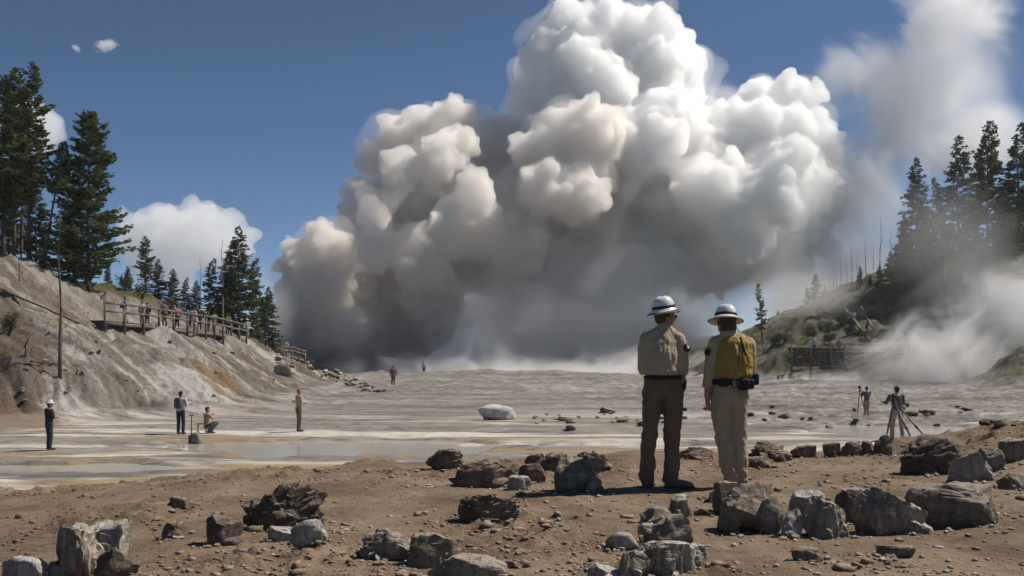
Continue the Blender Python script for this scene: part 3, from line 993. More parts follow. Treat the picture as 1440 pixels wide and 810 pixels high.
def shrub(box, seed, label, group=None, kind=0):
    """A low bush of many small leaves on a few stems."""
    x0, y0, x1, y1 = box
    g = ground_pt((x0 + x1) / 2, y1 - 2)
    w = (x1 - x0) / 1400 * g.y; h = (y1 - y0) / 1400 * g.y
    rng = random.Random(seed)
    e = tag(empty("shrub", g), label, "shrub", group)
    st, q = [], []
    for i in range(9):
        a = rng.uniform(0, 6.28); r = w * .5 * rng.uniform(.2, .95); t_ = Vector((math.cos(a) * r, math.sin(a) * r, h * rng.uniform(.55, 1.0)))
        st.append(tube_vf([(0, 0, -.1), t_ * .5 + Vector((0, 0, h * .1)), t_], [.03, .02, .008], 4))
        for k in range(70):
            p = t_ * rng.uniform(.45, 1.05) + Vector((rng.gauss(0, w * .09), rng.gauss(0, w * .09), rng.gauss(0, h * .12)))
            p.z = max(p.z, .02)
            u = Vector((rng.uniform(-1, 1), rng.uniform(-1, 1), rng.uniform(-.2, 1))).normalized(); s_ = u.orthogonal().normalized()
            l = rng.uniform(.09, .17); q.append((p, p + u * l * .5 + s_ * l * .28, p + u * l, p + u * l * .5 - s_ * l * .28))
    link("stems", np_mesh("stems", *merge_vf(st)), dark_wood, e)
    V = np.array([c[:] for f in q for c in f])
    link("foliage", np_mesh("foliage", V, np.arange(len(V)).reshape(-1, 4)), scrub_leaf if kind == 0 else dry_leaf, e, smooth=False)


scrub_leaf = needle_mat("scrub_leaves", (.040, .050, .018), (.080, .092, .034), (.15, .15, .06))
dry_leaf = needle_mat("dry_scrub_leaves", (.075, .065, .050), (.13, .112, .085), (.20, .18, .14))
for i, (b_, lab, k) in enumerate([((140, 378, 168, 398), "low green bush at the right foot of the big broad pine", 0), ((160, 390, 190, 412), "green bush on the grassy bank above the boardwalk start", 0), ((186, 402, 214, 424), "dark green bush behind the light blue shirted visitor", 0),
                                  ((226, 425, 250, 446), "green bush behind the dusky purple shirted visitor", 0), ((0, 447, 26, 476), "grey dry brush pile on the slope at the left edge", 1), ((88, 352, 112, 384), "green bush at the left foot of the big broad pine", 0)]):
    shrub(b_, 900 + i, lab, None, k)
rs2 = random.Random(4)
for i in range(34):
    px = rs2.uniform(1080, 1436); py = rs2.uniform(max(425, 500 - (px - 1050) * .35), 482)
    s_ = rs2.uniform(5, 13)
    shrub((px - s_, py - s_ * .9, px + s_, py + 3), 950 + i, "low dark scrub on the steaming right slope", "scrub on the right slope", 0 if rs2.random() < .7 else 1)

# ------------------------------------------------------------------ boardwalk, railings, timber wall
def box_vf(c, size, q=None):
    c = Vector(c); hx, hy, h_ = (s / 2 for s in size)
    V = [Vector((x, y, z)) for x in (-hx, hx) for y in (-hy, hy) for z in (-h_, h_)]
    if q is not None: V = [q @ v for v in V]
    V = np.array([(v + c)[:] for v in V])
    Q = [(0, 1, 3, 2), (4, 6, 7, 5), (0, 4, 5, 1), (2, 3, 7, 6), (0, 2, 6, 4), (1, 5, 7, 3)]
    return V, np.array([t for a, b, c_, d in Q for t in ((a, b, c_), (a, c_, d))])


def beam_vf(a, b, w, h):
    a, b = Vector(a), Vector(b)
    d = b - a
    q = d.to_track_quat('X', 'Z')
    return box_vf((a + b) / 2, (d.length, w, h), q)


def part(name, vf, mat, parent, org, bevel=0.0):
    m = np_mesh(name, *vf)
    m.transform(Matrix.Translation(-Vector(org)))
    o = link(name, m, mat, parent, smooth=False)
    return o


weathered = bark_mat("weathered_boardwalk_timber", (.095, .075, .058), (.20, .17, .14), 6)
wall_wood = bark_mat("dark_wall_timber", (.050, .038, .030), (.125, .095, .075), 4)
pale_wood = bark_mat("pale_rail_timber", (.20, .18, .15), (.36, .32, .28), 4)


def boardwalk(pts, label, group=None, rail=1.25, deck_w=1.6, both=True, name="boardwalk", plank=.42):
    """Deck planks on posts with a two-rail fence following points on the slope."""
    pts = [Vector(p) for p in pts]
    org = pts[0]
    e = tag(empty(name, org), label, "boardwalk", group)
    rng = random.Random(5)
    for a, b in zip(pts[:-1], pts[1:]):
        d = (b - a); L = d.length; u = d.normalized()
        s = Vector((-u.y, u.x, 0)).normalized()
        if s.y < 0: s = -s
        q = d.to_track_quat('X', 'Z')
        n = int(L / plank)
        for i in range(n):
            c = a.lerp(b, (i + .5) / n) + s * deck_w / 2 + Vector((0, 0, rng.uniform(-.012, .012)))
            part("plank", box_vf(c, (L / n - .03, deck_w, .06), q), weathered, e, org)
        part("stringer", beam_vf(a + Vector((0, 0, -.16)), b + Vector((0, 0, -.16)), .10, .22), weathered, e, org)
        part("stringer", beam_vf(a + s * deck_w + Vector((0, 0, -.16)), b + s * deck_w + Vector((0, 0, -.16)), .10, .22), weathered, e, org)
        m = max(1, int(round(L / 1.9)))
        for off in ((-.10, deck_w + .10) if both else (-.10,)):
            for i in range(m + (1 if b is pts[-1] else 0)):
                p = a.lerp(b, i / m) + s * off
                g = min(hz(p.x, p.y), p.z - .3) - .15
                part("post", beam_vf((p.x, p.y, g), (p.x, p.y, p.z + rail), .13, .13), weathered, e, org)
            for zr in (rail - .08, rail * .52):
                for i in range(m):
                    p, r_ = a.lerp(b, i / m) + s * (off - .11), a.lerp(b, (i + 1) / m) + s * (off - .11)
                    part("rail", beam_vf(p + Vector((0, 0, zr + rng.uniform(-.02, .02))), r_ + Vector((0, 0, zr + rng.uniform(-.02, .02))), .05, .13), weathered, e, org)
    return e


bw = [at(146, 451, 65), at(200, 456, 68), at(262, 463, 74), at(300, 467, 80), at(345, 476, 88)]
for p in bw:
    p.z = max(p.z, hz(p.x, p.y) + .15)
boardwalk(bw, "weathered timber boardwalk with post and rail fence on the left slope", both=False)
bw2 = [at(394, 499, 100), at(410, 500, 103), at(428, 505, 106)]
boardwalk(bw2, "short stretch of pale railing beside the ash column on the left ridge", rail=.9, name="boardwalk")

# log crib wall on the right
WX0, WX1, WY = 1106, 1318, 105.0
e = tag(empty("timber_wall", at(WX0, 530, WY)), "dark log retaining wall with pale top rail half hidden by steam", "retaining wall")
org = e.location.copy()
rng = random.Random(8)
a, b = at(WX0, 488, WY), at(WX1, 486, WY)
courses = 11
for k in range(courses):
    z = a.z - .18 - k * .34
    segs = 3
    x0 = a.x + (k * .55 if k > 5 else rng.uniform(0, .6)); x1 = b.x
    cuts = sorted([x0, x1] + [x0 + (x1 - x0) * (i + rng.uniform(.3, .7)) / 3 for i in range(1, 3)])
    for p, q in zip(cuts[:-1], cuts[1:]):
        off = rng.uniform(-.05, .05)
        v, f = tube_vf([(p + .03, WY + off - k * .06, z), ((p + q) / 2, WY + off - k * .06, z + rng.uniform(-.02, .02)), (q - .03, WY + off - k * .06, z)], [.165, .155, .16], 8)
        part("timber", (v, f), wall_wood, e, org)
    for i in range(9):
        x = a.x + 1.2 + i * 1.65 + rng.uniform(-.2, .2)
        if k % 2 and x > x0 + .3 and z > hz(x, WY - 1) + .1:
            v, f = tube_vf([(x, WY - .75 - k * .06, z + .17), (x, WY + 1.2, z + .17)], [.11, .12], 7)
            part("tie_log", (v, f), pale_wood if rng.random() < .3 else wall_wood, e, org)
for px in (1113, 1140, 1168, 1188, 1216, 1246, 1280):
    p = at(px, 488, WY - .55)
    v, f = tube_vf([(p.x, p.y, p.z - 3.8), (p.x, p.y, p.z + .15)], [.10, .09], 7)
    part("post", (v, f), wall_wood, e, org)
v, f = tube_vf([a + Vector((4.9, -.6, .28)), (a + b) / 2 + Vector((2, -.6, .26)), b + Vector((0, -.6, .22))], [.11, .11, .10], 8)
part("top_rail", (v, f), pale_wood, e, org)

# ------------------------------------------------------------------ rocks
def rock_mat(name, a, b, c, bump=.03, streak=0.0, vein=None):
    t = NT(name)
    P = t.obj()
    n = t.noise(P, 4.5, 6, .68)
    if streak:
        n = t.math('ADD', t.math('MULTIPLY', n, 1 - streak), t.math('MULTIPLY', t.noise(t.scale(P, (9, 9, 1.2)), 1.5, 4, .6, .6), streak))
    col = t.ramp(n, [(.32, a), (.5, b), (.68, c)])
    n2 = t.noise(P, 28, 4, .7)
    col = t.mix(t.math('MULTIPLY', t.step(n2, .5, .34), .5), col, tuple(x * .45 for x in a))
    if vein:
        n3 = t.noise(P, 2.2, 4, .6, .8)
        col = t.mix(t.math('MULTIPLY', t.step(n3, .56, .66), .8), col, vein)
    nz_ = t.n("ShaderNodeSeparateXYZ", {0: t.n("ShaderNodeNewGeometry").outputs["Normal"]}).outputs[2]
    sunlit_dust = t.math('MULTIPLY', t.step(t.math('ADD', nz_, t.math('MULTIPLY', t.math('SUBTRACT', n, .5), 1.6)), .45, 1.0), .55)  # upward faces: dust plus the pale sunlit look of the tops, painted into the colour
    col = t.mix(sunlit_dust, col, tuple(min(.5, x * 1.25 + .05) for x in c))
    foot = t.n("ShaderNodeSeparateXYZ", {0: P}).outputs[2]
    soil = t.math('MULTIPLY', t.step(t.math('ADD', foot, t.math('MULTIPLY', n, .10)), .02, -.09), .7)
    col = t.mix(soil, col, (.155, .105, .068))
    vor = t.n("ShaderNodeTexVoronoi", {"Vector": t.mix(.12, P, (0, 0, 0)) if False else P, "Scale": 7.0}, feature='DISTANCE_TO_EDGE').outputs["Distance"]
    crack = t.step(t.math('ADD', vor, t.math('MULTIPLY', t.math('SUBTRACT', n2, .5), .25)), .0, .06)
    h = t.bump(crack, .35, bump * .5)
    h = t.bump(t.noise(P, 9, 6, .72), .9, bump, h)
    h = t.bump(n2, .5, bump * .35, h)
    return t.bsdf(col, .88, h, .3)


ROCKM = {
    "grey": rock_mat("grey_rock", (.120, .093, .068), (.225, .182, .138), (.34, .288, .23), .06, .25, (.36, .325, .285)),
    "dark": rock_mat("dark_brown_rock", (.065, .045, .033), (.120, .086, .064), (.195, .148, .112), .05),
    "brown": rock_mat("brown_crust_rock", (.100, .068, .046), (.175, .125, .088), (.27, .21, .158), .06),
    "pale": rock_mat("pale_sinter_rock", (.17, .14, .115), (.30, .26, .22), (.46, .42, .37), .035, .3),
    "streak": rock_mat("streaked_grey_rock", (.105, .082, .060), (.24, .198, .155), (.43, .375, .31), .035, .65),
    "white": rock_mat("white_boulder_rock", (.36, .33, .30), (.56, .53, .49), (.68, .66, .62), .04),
    "slab": rock_mat("dark_grey_slab_rock", (.085, .065, .048), (.155, .122, .093), (.27, .225, .178), .045, .45),
}


ICO5 = ico(5)
ICO4 = ico(4)


def rock_vf(seed, sub=4, cuts=9, rough=.10, dims=(1, 1, 1), depth=(.55, .9), lump=1.6, style="block"):
    """A broken stone: a blocky ball split along flat breaks, scored by its bedding, then sized."""
    V, F = {2: ICO2, 3: ICO3, 4: ICO4, 5: ICO5}[sub]
    V = V.astype(np.float64).copy()
    rng = np.random.default_rng(seed)
    V = np.sign(V) * np.abs(V) ** (.50 if style == "slab" else .66)
    V /= np.abs(V).max()
    for k in range(int(cuts * 1.4)):
        n = rng.normal(size=3)
        if style == "slab": n[2] *= .45
        n /= np.linalg.norm(n)
        d = rng.uniform(*depth) * (1.15 if style == "slab" else 1.0)
        e = V @ n - d
        m = e > 0
        V[m] -= n[None] * (e[m] * rng.uniform(.96, 1.0))[:, None]
    off = rng.uniform(-50, 50, 3)
    st = {"slab": (2.6, 2.2, .5), "crust": (1.2, 1.2, 2.4), "block": (1.25, 1.25, 1.0)}[style]
    tl = Matrix.Rotation(rng.uniform(-.5, .5), 3, 'Y') @ Matrix.Rotation(rng.uniform(-.3, .3), 3, 'X')
    nrm = V / np.maximum(np.linalg.norm(V, axis=1), 1e-6)[:, None]
    S = (V @ np.array(tl).T) * np.array(st)[None] * lump + off[None]
    r = np.array([mnoise.fractal(Vector(v), .85, 2.1, 5) for v in S])
    r2 = np.array([mnoise.ridged_multi_fractal(Vector(v * 1.5), .8, 2.2, 4, 1.0, 2.0) for v in S])
    c = np.array([mnoise.cell(Vector(v * 1.3)) for v in S])
    rough = rough * (.72 if style == "crust" else 1.0)
    V = V + nrm * (rough * (1.0 * r + .5 * (r2 - 1.2)) + rough * .55 * (c - .5) * (style != "block"))[:, None]
    mn, mx = V.min(0), V.max(0)
    V = (V - (mn + mx) / 2) / ((mx - mn) / 2)
    return V * (np.array(dims) / 2)[None], F


def rot_vf(vf, e):
    M = np.array(Matrix.Rotation(e[2], 3, 'Z') @ Matrix.Rotation(e[1], 3, 'Y') @ Matrix.Rotation(e[0], 3, 'X'))
    return vf[0] @ M.T, vf[1]


ROCK_SPOTS = []


def rock(box, mat, label, seed, cuts=9, rough=.10, deep=1.0, tilt=(0, 0, 0), sink=.45, sub=4, group=None, more=(), name="rock", lump=1.6, gy=None, depth=(.55, .9), style=None, solid=False):
    """A stone whose foot stands where the photo's box (x0, top, x1, bottom) meets the ground."""
    x0, y0, x1, y1 = box
    p = ground_pt((x0 + x1) / 2, gy or y1 - (y1 - y0) * .10)
    k = p.y / 1400
    w, h = (x1 - x0) * k, (y1 - y0) * k
    d = max(.5 * w, h * .8) * deep
    tilt = (tilt[0], tilt[1], tilt[2])
    style = style or {"slab": "slab", "streak": "slab", "brown": "crust", "dark": "crust"}.get(mat, "block")
    if sub == 4 and w > .35 and p.y < 14: sub = 5
    vf = [rot_vf(rock_vf(seed, sub, cuts, rough, (w, d, h * (1 + sink)), depth, lump, style), tilt)]
    for (dx, dz, sw, sh, s2, tl) in more:
        v, f = rot_vf(rock_vf(s2, 3, cuts, rough, (w * sw, d * .9 * sw, h * sh), depth, lump), tl)
        vf.append((v + np.array([dx * w, -.05 * d, dz * h]), f))
    if w > .12 and not solid:
        rg = random.Random(seed * 3)
        for j in range(2 if w > .3 else 1):     # broken pieces grown together with the main mass
            sw, sh = rg.uniform(.34, .62), rg.uniform(.40, .78)
            v, f = rot_vf(rock_vf(seed * 7 + j, 3, cuts, rough * 1.3, (w * sw, d * sw * 1.1, h * sh), depth, lump, "slab" if style == "block" else style), (rg.uniform(-.3, .3), rg.uniform(-.4, .4), rg.uniform(0, 3)))
            vf.append((v + np.array([rg.uniform(-.38, .38) * w, rg.uniform(-.40, .1) * d, -h * rg.uniform(.12, .30)]), f))
    V, F = merge_vf(vf)
    ROCK_SPOTS.append((p.x, p.y + d * .2, w))
    rm_ = np_mesh("rock", V, F)
    o = link(name, rm_, ROCKM[mat], None, (p.x, p.y + d * .32, p.z + h * (.5 - sink * .5)))
    rm_.set_sharp_from_angle(angle=R(34))
    return tag(o, label, "rock", group)


tt = time.time()
B = rock
B((597, 634, 657, 662), "brown", "rough brown lump farthest left in the row of broken rocks on the bank edge", 101, 8, .16)
B((635, 650, 732, 688), "brown", "wide brown slab with flat shadowed face left of the bowl shaped lump", 102, 10, .10, tilt=(0, -.06, .1))
B((728, 655, 768, 682), "brown", "bowl shaped brown lump between the wide slab and the hollow topped block", 103, 6, .08)
B((738, 640, 766, 660), "brown", "rubble mound carrying a small white capped stone", 104, 6, .2)
B((736, 631, 758, 645), "pale", "small white capped stone atop the rubble mound", 105, 6, .12, gy=655)
B((800, 638, 856, 668), "brown", "knobbly brown rubble heap behind the hollow topped block", 106, 5, .22, lump=2.6)
B((758, 641, 808, 664), "brown", "low knobbly rubble left of the rubble heap behind the block", 107, 5, .24, lump=2.6)
B((779, 648, 851, 695), "grey", "grey beige block with a pale hollow top left of the brown trousered ranger", 108, 9, .07, more=((.30, .42, .5, .25, 208, (0, .3, 0)), (-.32, .05, .42, .8, 209, (0, 0, .4))))
B((712, 671, 747, 692), "pale", "flat pale stone at the foot of the bowl shaped lump", 109, 6, .12)
B((642, 698, 734, 738), "brown", "ragged flat crust clod lying alone in mid foreground", 110, 5, .22, tilt=(.1, .08, 0), lump=2.4)
B((503, 750, 588, 792), "grey", "rounded grey brown rock low centre left beside its rougher twin", 111, 7, .14)
B((572, 756, 648, 803), "grey", "rough grey brown rock touching the rounded one low centre left", 112, 8, .16, tilt=(0, .12, 0))
B((590, 788, 716, 830), "grey", "flat grey rock cut by the bottom edge near the centre", 113, 6, .09)
B((340, 688, 454, 752), "dark", "big dark crust boulder with an overhanging ragged right lip", 114, 7, .24, tilt=(0, -.22, .1), more=((.30, .32, .5, .42, 214, (0, -.5, 0)), (-.28, .12, .55, .5, 215, (0, .1, 0))), lump=2.2)
B((284, 729, 338, 770), "dark", "dark purple brown boulder left of the big overhanging crust", 115, 8, .10)
B((408, 737, 462, 768), "pale", "pale brown stone under the right lip of the big overhanging crust", 116, 7, .12)
B((376, 742, 416, 762), "pale", "small pink tan stone in the shade beneath the big overhanging crust", 117, 6, .12)
B((70, 745, 132, 822), "streak", "tall pale furrowed rock standing at the bottom left", 118, 8, .14, more=((.36, -.05, .5, .8, 218, (0, .3, 0)),))
B((112, 740, 176, 812), "streak", "pale knobbed rock right of the tall furrowed rock at bottom left", 119, 8, .14)
B((133, 778, 190, 818), "dark", "reddish brown block in front of the pale knobbed rock at bottom left", 120, 9, .07)
B((-8, 788, 64, 822), "pale", "white crusted stone in the bottom left corner", 121, 7, .12)
B((1004, 683, 1062, 728), "brown", "brown ledge rock under the yellow vested ranger's boots", 122, 8, .08)
B((1018, 686, 1101, 754), "grey", "big grey boulder with pale sunlit top below the yellow vested ranger", 123, 9, .09, tilt=(0, .10, .3), sink=.2)
B((1100, 721, 1132, 760), "pale", "small whitish upright stone right of the big grey boulder", 124, 8, .14)
B((1114, 696, 1170, 746), "pale", "pale topped boulder between the big grey boulder and the long slabs", 125, 8, .09)
B((1130, 712, 1198, 762), "streak", "streaked leaning stone in front of the pale topped boulder", 126, 9, .10, tilt=(0, .35, 0))
B((1174, 692, 1232, 740), "slab", "dark left end of the long broken slabs on the right", 127, 9, .08)
B((1202, 694, 1302, 758), "streak", "striped grey slab leaning forward in the middle of the long slabs", 128, 9, .08, tilt=(.1, .12, .15))
B((1272, 687, 1412, 748), "slab", "long dark flat topped slab at the right end of the broken slabs", 129, 10, .06, tilt=(0, -.03, -.12), depth=(.7, .95), style="slab")
B((909, 708, 952, 728), "grey", "flat stone topping the little stack of stones right of centre", 130, 8, .08, gy=742)
B((902, 717, 950, 742), "grey", "brown grey stone second in the little stack of stones", 131, 8, .08)
B((918, 727, 978, 774), "grey", "pale faced stone at the foot of the little stack of stones", 132, 9, .10, tilt=(0, .2, 0))
B((898, 740, 926, 768), "streak", "small pale chip leaning left of the little stone stack", 133, 7, .1)
B((851, 751, 900, 777), "pale", "loaf shaped pale topped stone left of the little stone stack", 134, 6, .07)
B((893, 767, 982, 812), "streak", "grey boulder with vertical streaks at the bottom right of centre", 135, 8, .08)
B((868, 776, 916, 820), "streak", "slanting pale stone against the left of the streaked grey boulder", 136, 8, .10, tilt=(0, .4, 0))
B((960, 769, 998, 800), "pale", "knobbly pale stone right of the streaked grey boulder", 137, 6, .18)
B((942, 699, 978, 730), "streak", "small pointed striated stone above the little stone stack", 138, 8, .08)
B((826, 797, 872, 822), "pale", "pale rounded stone cut by the bottom edge", 139, 6, .08)
B((1268, 620, 1358, 672), "dark", "large dark pyramid boulder beside the tripod on the right", 140, 9, .13)
B((1338, 640, 1400, 682), "pale", "pale wedge stone leaning right of the dark pyramid boulder", 141, 9, .06, tilt=(0, .35, 0))
B((1374, 634, 1414, 666), "grey", "grey stone behind the pale wedge stone", 142, 8, .10)
B((1404, 620, 1448, 652), "grey", "grey rock cut by the right edge on the brown bank", 143, 8, .10)
B((1052, 624, 1120, 652), "brown", "long dark brown rock on the bank edge just right of the rangers", 144, 7, .15)
B((1108, 627, 1150, 646), "brown", "low dark rock next right of the long dark bank rock", 145, 8, .10)
B((1159, 624, 1184, 645), "brown", "squarish dark rock fourth from the rangers on the bank edge", 146, 8, .08)
B((1180, 623, 1216, 643), "brown", "dark broad rock right of the squarish dark bank rock", 147, 8, .12)
B((1210, 622, 1232, 640), "brown", "small dark rock left of the block before the tripod", 148, 8, .10)
B((1231, 614, 1262, 642), "brown", "dark upright block at the foot of the near photographer's tripod", 149, 9, .08, gy=640)
B((952, 631, 1006, 648), "brown", "low cracked dark ledge between the two rangers", 150, 8, .12)
B((1046, 644, 1092, 660), "brown", "flat dark stone under the long dark bank rock", 151, 6, .10)
B((672, 571, 726, 593), "white", "white rounded boulder alone on the grey flat", 152, 5, .08, solid=True, name="white_boulder")
B((1406, 668, 1450, 690), "grey", "half buried grey stone by the right edge", 153, 7, .10)
B((996, 692, 1014, 708), "pale", "small white stone left of the brown ledge rock", 154, 7, .1, sub=3)
B((700, 790, 724, 802), "brown", "small brown stone right of the flat bottom rock", 155, 7, .1, sub=3)
B((1086, 722, 1108, 742), "grey", "small grey stone wedged beside the big grey boulder", 156, 7, .1, sub=3)
B((1232, 770, 1290, 786), "brown", "low brown crust in front of the long slabs", 157, 5, .22, sub=3)
B((1112, 772, 1160, 790), "brown", "low brown crust left of the other one in front of the slabs", 158, 5, .22, sub=3)
B((225, 738, 262, 760), "brown", "small soil caked stone left of the dark purple boulder", 159, 6, .2, sub=3)
B((236, 700, 268, 716), "brown", "dark lump of crust above the soil caked stone", 160, 6, .2, sub=3)
# rocks of the left ridge and the flat
rs = random.Random(77)
def litter(n, gen, lab, grp, mats, name="rock", smin=4, smax=11):
    base = [np_mesh("rock", *rock_vf(300 + i, 3, 8, .14, (1, .8, .7))) for i in range(5)]
    for i in range(n):
        px, py = gen()
        p = ground_pt(px, py)
        s = rs.uniform(smin, smax) * p.y / 1400
        m = base[i % 5] if rs.random() < .5 else base[(i + 2) % 5]
        o = link(name, m, ROCKM[mats[0]], None, (p.x, p.y, p.z + s * .12))
        if len(mats) > 1:
            o.material_slots[0].link = 'OBJECT'; o.material_slots[0].material = ROCKM[mats[i % len(mats)]]
        o.scale = (s * rs.uniform(.8, 1.3), s, s * rs.uniform(.6, 1.1)); o.rotation_euler = (rs.uniform(-.3, .3), rs.uniform(-.3, .3), rs.uniform(0, 6.28))
        tag(o, lab, "rock", grp)
def ridge_pt():
    t = rs.random(); return 395 + t * 150 + rs.uniform(-6, 6), 500 + t * 48 + rs.uniform(0, 14)
litter(46, ridge_pt, "small grey rock littering the lower left ridge toward the plume", "rocks on the left ridge", ("grey", "brown", "pale"))
litter(40, lambda: (rs.uniform(780, 1430), rs.uniform(572, 606)), "flat dark rock strewn on the grey flat before the steam", "dark rocks on the flat", ("dark", "brown"), smin=6, smax=20)
litter(26, lambda: (rs.uniform(20, 420), rs.uniform(470, 570)), "small stone sitting on the bare left slope", "stones on the left slope", ("brown", "grey"), smin=4, smax=9)
litter(16, lambda: (rs.uniform(740, 900), rs.uniform(583, 596)), "small pale stone in the strip right of the white boulder", "pale stones on the flat", ("pale", "grey"), smin=4, smax=8)
a = ground_pt(395, 524)
B((384, 512, 410, 530), "pale", "pale broken boulder half way down the left ridge", 161, 8, .15, sub=3)
B((268, 612, 283, 628), "grey", "small dark mound of dug mud at the foot of the shovel", 162, 5, .15, solid=True, sub=3, name="mud_mound")

# loose stones and crumbs of soil on the brown bank
def scatter_vf(n, base, size, gen, seed, jit=.35, flat=.7):
    rng = np.random.default_rng(seed)
    xy = gen(rng, n)
    z = height(xy[:, 0], xy[:, 1])
    s = size(rng, len(xy))
    V0, F0 = base
    vs_ = V0[None] * (1 + rng.uniform(-jit, jit, (len(xy), len(V0), 1)))
    vs_ = vs_ * (s[:, None, None] * np.stack([rng.uniform(.7, 1.4, len(xy)), rng.uniform(.7, 1.4, len(xy)), rng.uniform(.5, 1, len(xy)) * flat], 1)[:, None, :])
    vs_ = vs_ + np.stack([xy[:, 0], xy[:, 1], z + s * .15], 1)[:, None, :]
    F = (F0[None] + (np.arange(len(xy)) * len(V0))[:, None, None]).reshape(-1, 3)
    return vs_.reshape(-1, 3), F


def bank_gen(rng, n):
    Y = 4.9 + 7.5 * rng.random(n * 3) ** 1.3
    x = (rng.random(n * 3) - .5) * 1.12 * Y
    dens = sstep(.42, .66, fbm(x * .6 + 9, Y * .8, 3, 53)) + .10
    k = rng.random(n * 3) < dens
    return np.stack([x, Y], 1)[k][:n]


def bank_gen2(rng, n):
    Y = 4.9 + 7.0 * rng.random(n) ** 1.4
    return np.stack([(rng.random(n) - .5) * 1.12 * Y, Y], 1)


crumb = rock_mat("soil_crumbs", (.115, .076, .048), (.175, .122, .080), (.25, .185, .13), .01)
c1 = link("soil_clods", np_mesh("clods", *scatter_vf(7500, ICO1, lambda r, n: .005 + .022 * r.random(n) ** 4, bank_gen, 1)), crumb)
tag(c1, kind="stuff")
c2 = link("pebbles", np_mesh("pebbles", *scatter_vf(1500, ICO1, lambda r, n: .006 + .022 * r.random(n) ** 4, bank_gen2, 2)), ROCKM["pale"])
tag(c2, kind="stuff")
c3 = link("soil_clods", np_mesh("clods", *scatter_vf(160, ICO2, lambda r, n: .022 + .035 * r.random(n) ** 2, bank_gen, 3, .30, .8)), crumb)
tag(c3, kind="stuff")


def apron_gen(rng, n):
    sp = np.array([q for q in ROCK_SPOTS if q[1] < 14])
    i = rng.choice(len(sp), n, p=sp[:, 2] / sp[:, 2].sum())
    a = rng.uniform(0, 6.28, n); r = sp[i, 2] * (.35 + .55 * rng.random(n) ** 1.5)
    return np.stack([sp[i, 0] + np.cos(a) * r, sp[i, 1] + np.sin(a) * r * .8], 1)


V0, F0 = rock_vf(55, 2, 8, .15)
c4 = link("rubble", np_mesh("rubble", *scatter_vf(1500, (V0, F0), lambda r, n: .010 + .045 * r.random(n) ** 3, apron_gen, 5, .12, .9)), ROCKM["brown"])
tag(c4, kind="stuff"); c4.data.set_sharp_from_angle(angle=R(30))
c5 = link("rubble", np_mesh("rubble", *scatter_vf(700, (V0, F0), lambda r, n: .008 + .040 * r.random(n) ** 3, apron_gen, 6, .12, .9)), ROCKM["pale"])
tag(c5, kind="stuff"); c5.data.set_sharp_from_angle(angle=R(30))
print("ROCKS", time.time() - tt)

# ------------------------------------------------------------------ people
def cloth_mat(name, c, rough=.85, fold=.0, dirt=.0, sc=9):
    t = NT(name)
    P = t.obj()
    n = t.noise(P, 6, 5, .6); n2 = t.noise(P, 60, 3, .6)
    col = t.mix(t.math('MULTIPLY', n, .55), tuple(x * .78 for x in c), tuple(min(1, x * 1.22) for x in c))
    if dirt:
        z = t.n("ShaderNodeSeparateXYZ", {0: P}).outputs[2]
        col = t.mix(t.math('MULTIPLY', t.math('MULTIPLY', t.step(z, .42, .0), dirt), n), col, (.22, .16, .11))
    h = t.bump(t.noise(t.scale(P, (1.6, 1.6, .8)), sc, 4, .6, 1.2), .85 if fold else .25, .035 if fold else .012)
    h = t.bump(n2, .25, .004, h)
    return t.bsdf(col, rough, h, .2)


skin = cloth_mat("sunburnt_skin", (.36, .19, .135), .55)
khaki = cloth_mat("khaki_shirt_cloth", (.42, .33, .225), .9, 1)
tan_tr = cloth_mat("tan_trouser_cloth", (.40, .31, .21), .9, 1, .5)
brown_tr = cloth_mat("brown_trouser_cloth", (.165, .115, .078), .9, 1, .6)
mustard = cloth_mat("mustard_vest_cloth", (.35, .225, .045), .55, 1)
leather_tan = cloth_mat("tan_boot_leather", (.19, .13, .085), .7)
leather_dark = cloth_mat("dark_boot_leather", (.045, .034, .028), .6)
black_cloth = cloth_mat("black_webbing", (.018, .018, .020), .6)
navy_cloth = cloth_mat("navy_pouch_cloth", (.022, .030, .055), .6)
navy_shirt = cloth_mat("dark_navy_shirt", (.030, .034, .050), .85, 1)
jeans = cloth_mat("dark_blue_jeans", (.040, .050, .075), .9, 1)
grey_shirt = cloth_mat("slate_grey_shirt", (.085, .095, .105), .85, 1)
blue_shirt = cloth_mat("light_blue_shirt", (.14, .25, .48), .85, 1)
white_shirt = cloth_mat("pale_cloth", (.62, .60, .57), .85, 1)
purple_shirt = cloth_mat("dusky_purple_shirt", (.16, .10, .17), .85, 1)
teal_shirt = cloth_mat("pale_teal_shirt", (.22, .38, .34), .85, 1)
orange_cloth = cloth_mat("faded_orange_cloth", (.50, .27, .19), .8, 1)
hair_dark = cloth_mat("dark_hair", (.030, .022, .018), .7)
hair_brown = cloth_mat("brown_hair", (.085, .050, .032), .7)
tn = NT("white_helmet_paint")
helmet_white = tn.bsdf(tn.mix(t_ if False else tn.math('MULTIPLY', tn.step(tn.noise(tn.obj(), 18, 5, .7), .45, .68), .55), (.66, .67, .67), (.33, .31, .29)), .28, None, .5)
tn = NT("brown_helmet_lining"); lining = tn.bsdf((.10, .075, .06), .8)
tn = NT("black_metal"); black_metal = tn.bsdf((.020, .020, .022), .4, None, .5)
tn = NT("patch_dark"); patch_dark = tn.bsdf((.028, .018, .020), .7)
tn = NT("patch_red"); patch_red = tn.bsdf((.20, .055, .045), .7)
tn = NT("patch_white"); patch_white = tn.bsdf((.62, .60, .58), .7)
tn = NT("grey_metal"); grey_metal = tn.bsdf((.12, .12, .125), .4, None, .5, Metallic=.6)


